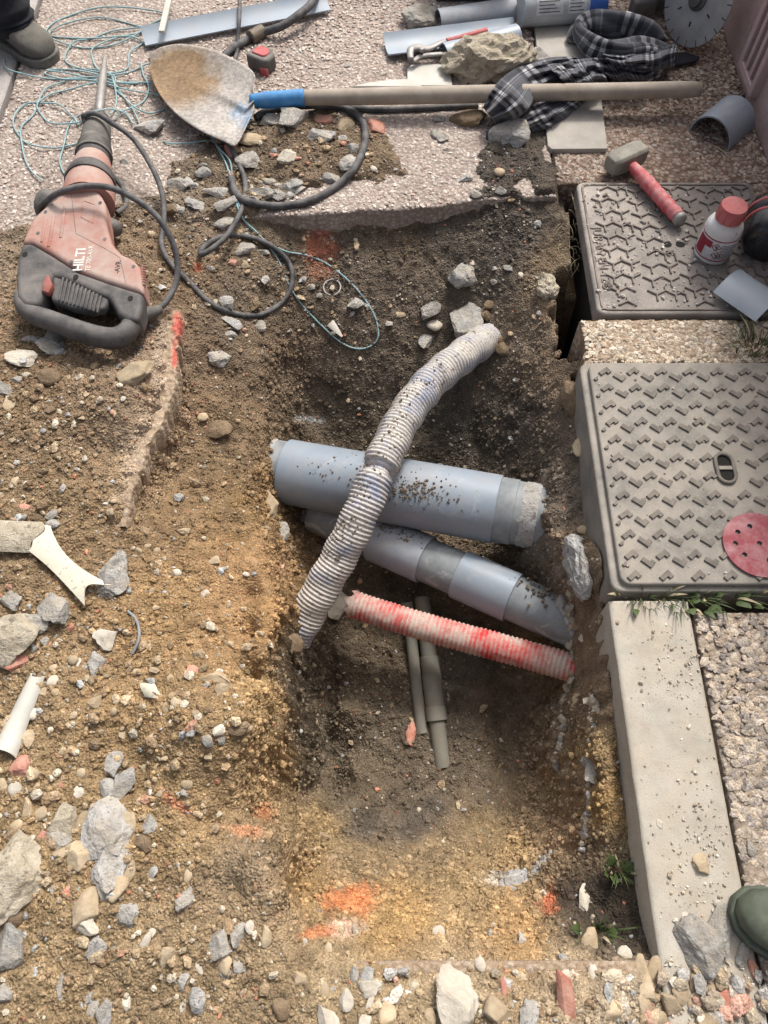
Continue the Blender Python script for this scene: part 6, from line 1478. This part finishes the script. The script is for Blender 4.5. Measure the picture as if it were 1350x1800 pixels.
def loose(x, y, r):
    z = gz(x, y); px, py = proj(x, y, z)
    d = .42 + .55 * sstep(0.0, .6, fbm(x, y, 5, 3, 15) + .2)
    d = d * np.where(pave_mask(x, y), np.clip((z + .006) * 120, 0, 1.2), 1)
    sm = np.exp(-(((px - 800) / 200) ** 2 + ((py - 1560) / 80) ** 2)) * .8 + np.exp(-(((px - 880) / 80) ** 2 + ((py - 1260) / 130) ** 2)) * .7 + np.exp(-(((px - 850) / 140) ** 2 + ((py - 650) / 90) ** 2)) * .5
    sm += np.exp(-(((px - 470) / 70) ** 2 + ((py - 1060) / 80) ** 2)) * .6 + np.exp(-(((px - 250) / 40) ** 2 + ((py - 720) / 120) ** 2)) * .4
    d = d * (1 - np.clip(sm, 0, .6))
    d = d * (1 + .8 * np.exp(-(((px - 60) / 160) ** 2 + ((py - 720) / 140) ** 2)) + .8 * np.exp(-(((px - 150) / 200) ** 2 + ((py - 1500) / 250) ** 2)) + .6 * np.exp(-(((px - 280) / 160) ** 2 + ((py - 1180) / 130) ** 2)))
    inside = (x < .43) & ~((x > .40) & (y > 1.1)) & (px > -40) & (px < 1400) & (py < 1850)
    return (r.rand(len(x)) < np.clip(d, 0, 1)) & inside
def soilcol(r, x, y, N):
    c = gcol(x, y) * r.uniform(.75, 1.45, (N, 1)); k = r.rand(N)
    pale = np.array([.46, .40, .31]) * r.uniform(.7, 1.15, (N, 1)); grey = np.array([.34, .34, .33]) * r.uniform(.7, 1.2, (N, 1)); red = np.array([.42, .19, .12]) * r.uniform(.7, 1.2, (N, 1))
    c = np.where((k < .055)[:, None], pale, c); c = np.where(((k > .055) & (k < .085))[:, None], grey, c); c = np.where(((k > .085) & (k < .10))[:, None], red, c)
    return c
scatter('soil_crumbs', 78000, (-1.2, .44, -.2, 1.95), lambda r, n, x, y: np.clip(np.exp(r.randn(n) * .42) * .0023, .0012, .0062), MT['crumb'], soilcol, 'loose crumbs of brown soil and grit over the dig', accept=loose, surf='ground', seed=5)
def gravel_ok(x, y, r):
    z = gz(x, y); px, py = proj(x, y, z)
    d = (np.exp(-(((px - 80) / 200) ** 2 + ((py - 760) / 130) ** 2)) * .8 + np.exp(-(((px - 150) / 230) ** 2 + ((py - 1350) / 300) ** 2)) + np.exp(-(((px - 350) / 120) ** 2 + ((py - 1200) / 130) ** 2)) * .9
         + np.exp(-(((px - 1000) / 300) ** 2 + ((py - 1770) / 50) ** 2)) * 1.2 + np.exp(-(((px - 300) / 300) ** 2 + ((py - 1720) / 80) ** 2)) * .9 + np.exp(-(((px - 480) / 160) ** 2 + ((py - 290) / 90) ** 2)) * .7 + np.exp(-(((px - 450) / 160) ** 2 + ((py - 500) / 90) ** 2)) * .35 + .07)
    return (r.rand(len(x)) < d) & (x < .425) & (px > -40) & (py < 1850) & ~(pave_mask(x, y) & (z < 0))
def gravcol(r, x, y, N):
    pal = np.array([[.42, .33, .22], [.36, .27, .17], [.50, .44, .34], [.30, .22, .14], [.38, .38, .36], [.27, .19, .115], [.45, .26, .18], [.55, .50, .42]])
    w = np.array([.2, .22, .12, .2, .07, .15, .025, .015]); return pal[r.choice(8, N, p=w / w.sum())] * r.uniform(.75, 1.2, (N, 1))
scatter('soil_gravel', 5200, (-1.2, .43, -.2, 1.95), lambda r, n, x, y: np.clip(np.exp(r.randn(n) * .42) * .0054, .003, .012), MT['crumb'], gravcol, 'small tan and brown gravel lying on the soil', accept=gravel_ok, surf='ground', seed=9, embed=.22)
# stones standing proud of the washed concrete
def pcol(*pal):
    pal = np.array(pal)
    return lambda r, x, y, N: pal[r.randint(0, len(pal), N)] * r.uniform(.75, 1.2, (N, 1))
def notcovered(x, y, r): return ~pave_mask(x, y) | (gz(x, y) < .002)
scatter('pavement_grit', 9000, (-1.05, .44, 1.5, 2.6), lambda r, n, x, y: r.uniform(.0026, .0062, n), MT['crumb'], pcol((.50, .40, .34), (.56, .48, .42), (.40, .31, .26), (.60, .54, .48)), 'small stones of the washed concrete pavement', .45, .42, lambda x, y, r: pave_mask(x, y), 0.0, seed=21)
scatter('pavement_grit', 5200, (.455, 1.015, 1.69, 2.6), lambda r, n, x, y: r.uniform(.003, .007, n), MT['crumb'], pcol((.36, .28, .225), (.30, .22, .17), (.42, .36, .30), (.26, .20, .16), (.33, .295, .26)), 'small reddish stones of the pavement along the wall', .45, .42, None, -.004, seed=22)
scatter('pavement_grit', 1300, (.462, 1.015, 1.10, 1.22), lambda r, n, x, y: r.uniform(.003, .008, n), MT['crumb'], pcol((.52, .44, .34), (.44, .35, .26), (.58, .51, .42)), 'small stones of the concrete band between the covers', .5, .4, None, -.002, seed=23)
scatter('pavement_grit', 2600, (.594, .86, -.16, .50), lambda r, n, x, y: r.uniform(.004, .0105, n), MT['crumb'], pcol((.42, .345, .265), (.48, .41, .33), (.33, .285, .24), (.44, .355, .27), (.31, .27, .24)), 'pebbles of the washed concrete beside the strip', .4, .46, None, -.003, seed=24)
def kerbdust(x, y, r):
    px, py = proj(x, y, 0 * x); d = np.exp(-(((px - 1230) / 45) ** 2 + ((py - 1520) / 130) ** 2)) + np.exp(-(((px - 1190) / 50) ** 2 + ((py - 1180) / 60) ** 2)) * .8 + .06 + 1.5 * (py > 1680)
    return r.rand(len(x)) < d
scatter('strip_grit', 1900, (.436, .582, -.16, .52), lambda r, n, x, y: np.clip(np.exp(r.randn(n) * .5) * .0013, .0007, .0045), MT['crumb'], pcol((.46, .41, .33), (.42, .35, .26), (.58, .53, .45)), 'pale grit lying on the concrete strip', .7, .1, kerbdust, 0.0005, seed=25)
scatter('front_gravel', 520, (-.25, .72, -.20, -.085), lambda r, n, x, y: np.clip(np.exp(r.randn(n) * .4) * .0085, .004, .016), MT['crumb'], pcol((.50, .42, .31), (.44, .35, .24), (.56, .49, .39), (.40, .33, .25), (.50, .30, .23), (.42, .40, .37)), 'rounded tan gravel along the bottom edge', .75, .25, lambda x, y, r: r.rand(len(x)) < .25 + .75 * sstep(.2, .42, x), .002, seed=26)
scatter('cover_grit', 900, (UX0 + .01, UX1 - .01, UY0 + .01, UY1 - .01), lambda r, n, x, y: np.clip(np.exp(r.randn(n) * .5) * .0018, .0009, .006), MT['crumb'], pcol((.50, .46, .41), (.58, .54, .50), (.42, .36, .31)), 'pale grit scattered over the upper cover', .7, .1, lambda x, y, r: r.rand(len(x)) < np.clip(1.15 - (x - UX0) / .42, .2, 1), UZ, seed=27)
scatter('cover_grit', 160, (CX0 + .02, CX1, CY0 + .01, CY1 - .01), lambda r, n, x, y: np.clip(np.exp(r.randn(n) * .5) * .0014, .0008, .004), MT['crumb'], pcol((.48, .43, .37), (.40, .33, .27)), 'sparse grit on the lower cover', .7, .1, None, CZ, seed=28)
# crumbs clinging to the steep faces of the dig
pw = STEEP * (fx < .42); pw = pw / pw.sum(); rw = np.random.RandomState(91); iw = rw.choice(len(pw), 13000, p=pw)
BV, BF = ICO_LOW; kw = np.clip(np.exp(rw.randn(len(iw)) * .5) * .0027, .0012, .0085)
ow = BV[None] * (1 + rw.uniform(-.3, .3, (len(iw), 12, 1))) * kw[:, None, None] + verts[iw][:, None, :] + rw.uniform(-.002, .002, (len(iw), 1, 3))
o = big_mesh('wall_crumbs', ow.reshape(-1, 3), (BF[None] + (np.arange(len(iw)) * 12)[:, None, None]).reshape(-1, 3), MT['crumb'], np.repeat(np.clip(colr[iw] * rw.uniform(.95, 1.45, (len(iw), 1)), 0, 1), 12, axis=0), smooth=False)
set_props(o, 'crumbs of earth clinging to the steep sides of the pit', None, None, 'stuff')
# broken concrete crust along the strip side of the pit
for lab, pts in (('rough pale concrete edge where the grey pipe and red conduit leave the pit', ((1022, 950), (1012, 1000), (1005, 1060), (1005, 1120), (1008, 1185))), ('thin pale broken concrete crust low on the pit side below the red conduit', ((1008, 1192), (996, 1225), (992, 1270), (986, 1310), (979, 1345))), ('thin pale broken concrete crust higher on the bank beside the strip', ((1046, 1228), (1044, 1290), (1036, 1345), (1040, 1400), (1034, 1445), (1026, 1492)))):
    w = resample(spline([PG(x, y, 0) for x, y in pts], 8), .009)
    cr_ = thing('concrete_crust', w[len(w) // 2], lab, 'concrete crust')
    for k_, p_ in enumerate(w):
        o = bpy.data.objects.new('fragment', stone_mesh('m', k_ % 7, MT['st_m'] if k_ % 3 else MT['st_p'])); COL.objects.link(o); o.parent = cr_
        o.location = p_ - wloc(cr_) + Vector((RND.uniform(-.004, .004), RND.uniform(-.004, .004), -.004)); o.scale = (RND.uniform(.011, .022), RND.uniform(.014, .026), RND.uniform(.016, .034)); o.rotation_euler = (RND.uniform(-.4, .4), RND.uniform(-.4, .4), RND.uniform(-3, 3))
# crumbs sprinkled on top of the pipes
V = []; F = []; C = []
r = np.random.RandomState(77)
def pipe_crumbs(a, b, rad, N, tmu, tsd, aa, asd, smin=.0015, smax=.0036):
    ax_ = (b - a).normalized(); s = ax_.cross(Vector((0, 0, 1))).normalized(); u = s.cross(ax_)
    for _ in range(N):
        t = r.normal(tmu, tsd); an = math.radians(r.normal(aa, asd)); k = r.uniform(smin, smax) * r.uniform(.6, 1.2)
        c0_ = a + (b - a) * t + (s * math.cos(an) + u * math.sin(an)) * (rad + k * .3); o_ = len(V)
        for v in ICO_LOW[0]: V.append(np.array(c0_) + v * k * r.uniform(.7, 1.3)); C.append((.17, .14, .105))
        for f in ICO_LOW[1]: F.append(tuple(int(i) + o_ for i in f))
pipe_crumbs(A, B, .0825, 150, .57, .05, 68, 11); pipe_crumbs(A, B, .0825, 40, .64, .05, 60, 9); pipe_crumbs(A, B, .0825, 40, .32, .09, 76, 18, .001, .003); pipe_crumbs(A, B, .0825, 50, .5, .2, 70, 25, .0008, .0022)
pipe_crumbs(A2, B2, .0605, 90, .30, .05, 105, 12); pipe_crumbs(A2, B2, .0575, 60, .86, .05, 110, 14, .002, .005)
for a_i, b_i in zip(hp[3:8], hp[4:9]): pipe_crumbs(a_i, b_i, .0415, 42, .5, .3, 82, 26, .0014, .0034)
o = big_mesh('pipe_crumbs', np.array(V), np.array(F), MT['crumb'], np.array(C), smooth=False); set_props(o, 'dark crumbs of soil lying on the pipes', None, None, 'stuff')

# ------------------------------------------------------------------ grass and weeds
def tuft(px, py, n, h, spread, label, seed, lean=(0, 0), leafy=0, z=None):
    rr = random.Random(seed); base = PG(px, py) if z is None else P(px, py, z); t = thing('grass_tuft', base, label, 'grass')
    def blades(count, mat, name, hh, w):
        V = []; F = []
        for _ in range(count):
            a = rr.uniform(0, 6.283); r0 = rr.random() ** .6 * spread; p = base + Vector((r0 * math.cos(a) * 1.3, r0 * math.sin(a) * .6, -.004))
            d = Vector((math.cos(a) + lean[0], math.sin(a) + lean[1], 0)) * rr.uniform(.2, .9); hb = hh * rr.uniform(.5, 1.1); wd = w * rr.uniform(.6, 1.3)
            sv_ = Vector((-d.y, d.x, 0)); sv_ = sv_.normalized() if sv_.length > 1e-6 else Vector((1, 0, 0)); o_ = len(V)
            for i in range(5):
                f = i / 4; c = p + d * hb * f * f + Vector((0, 0, hb * (f - .38 * f * f))); ww = wd * (1 - f) ** .7 if name == 'blades' else wd * math.sin(math.pi * min(.98, f * .9 + .08)) * 2.4
                V += [c - sv_ * ww, c + sv_ * ww]
            for i in range(4): q = o_ + 2 * i; F.append((q, q + 1, q + 3, q + 2))
        ob = mk(name, V, F, mat, t); ob['kind'] = 'stuff'
    blades(n, MT['leaf'], 'blades', h, .0016); blades(max(3, n // 7), MT['leaf_dry'], 'dry_blades', h * .9, .0012)
    if leafy: blades(leafy, MT['leaf'], 'leaves', h * .7, .0045)
tuft(1332, 612, 110, .075, .05, 'grass tuft growing at the far end of the band between covers', 1, (-.1, .2))
tuft(1135, 1050, 45, .04, .045, 'grass growing along the near edge of the lower cover, at its left', 2, (.2, -.3), 4, .0)
tuft(1205, 1052, 50, .04, .05, 'leafy weeds below the middle of the lower cover', 3, (.2, -.4), 10, .0)
tuft(1285, 1050, 30, .035, .05, 'weeds below the sanding disc', 4, (.2, -.4), 5, .0)
tuft(1252, 1078, 40, .045, .025, 'small leafy weed hanging on the pebbly concrete', 5, (.1, -.5), 10)
tuft(1090, 1530, 40, .055, .022, 'green weed on the dark soil by the strip', 6, (.3, .3), 5)
tuft(1052, 1640, 30, .045, .025, 'wilted green weed on the dark soil near the front edge', 7, (.3, -.2), 5)
# dry roots hanging by the gap beside the upper cover, dark humus by the strip
V, F = [], []
for k in range(46):
    a0 = PG(RND.uniform(985, 1022), RND.uniform(375, 470)); d = Vector((RND.uniform(-.03, .03), RND.uniform(-.05, .03), RND.uniform(-.03, .012)))
    v, f = tube(spline([a0, a0 + d * .5 + Vector((RND.uniform(-.01, .01), 0, .008)), a0 + d], 4), .0007, 4); o_ = len(V); V += v; F += [tuple(i + o_ for i in q) for q in f]
set_props(mk('dry_roots', V, F, MT['leaf_dry']), 'fine dry roots hanging into the dark gap beside the upper cover', None, None, 'stuff')
for (x0, y0, x1, y1, lab) in ((985, 310, 1012, 372, 'thin dry twig by the corner of the upper cover'), (1252, 258, 1280, 281, 'thin dry straw in front of the short half pipe')):
    set_props(mk('twig', *tube(spline([PG(x0, y0, .003), PG((x0 + x1) / 2 + 4, (y0 + y1) / 2, .006), PG(x1, y1, .003)], 6), .0016, 6), MT['leaf_dry']), lab, 'twig')
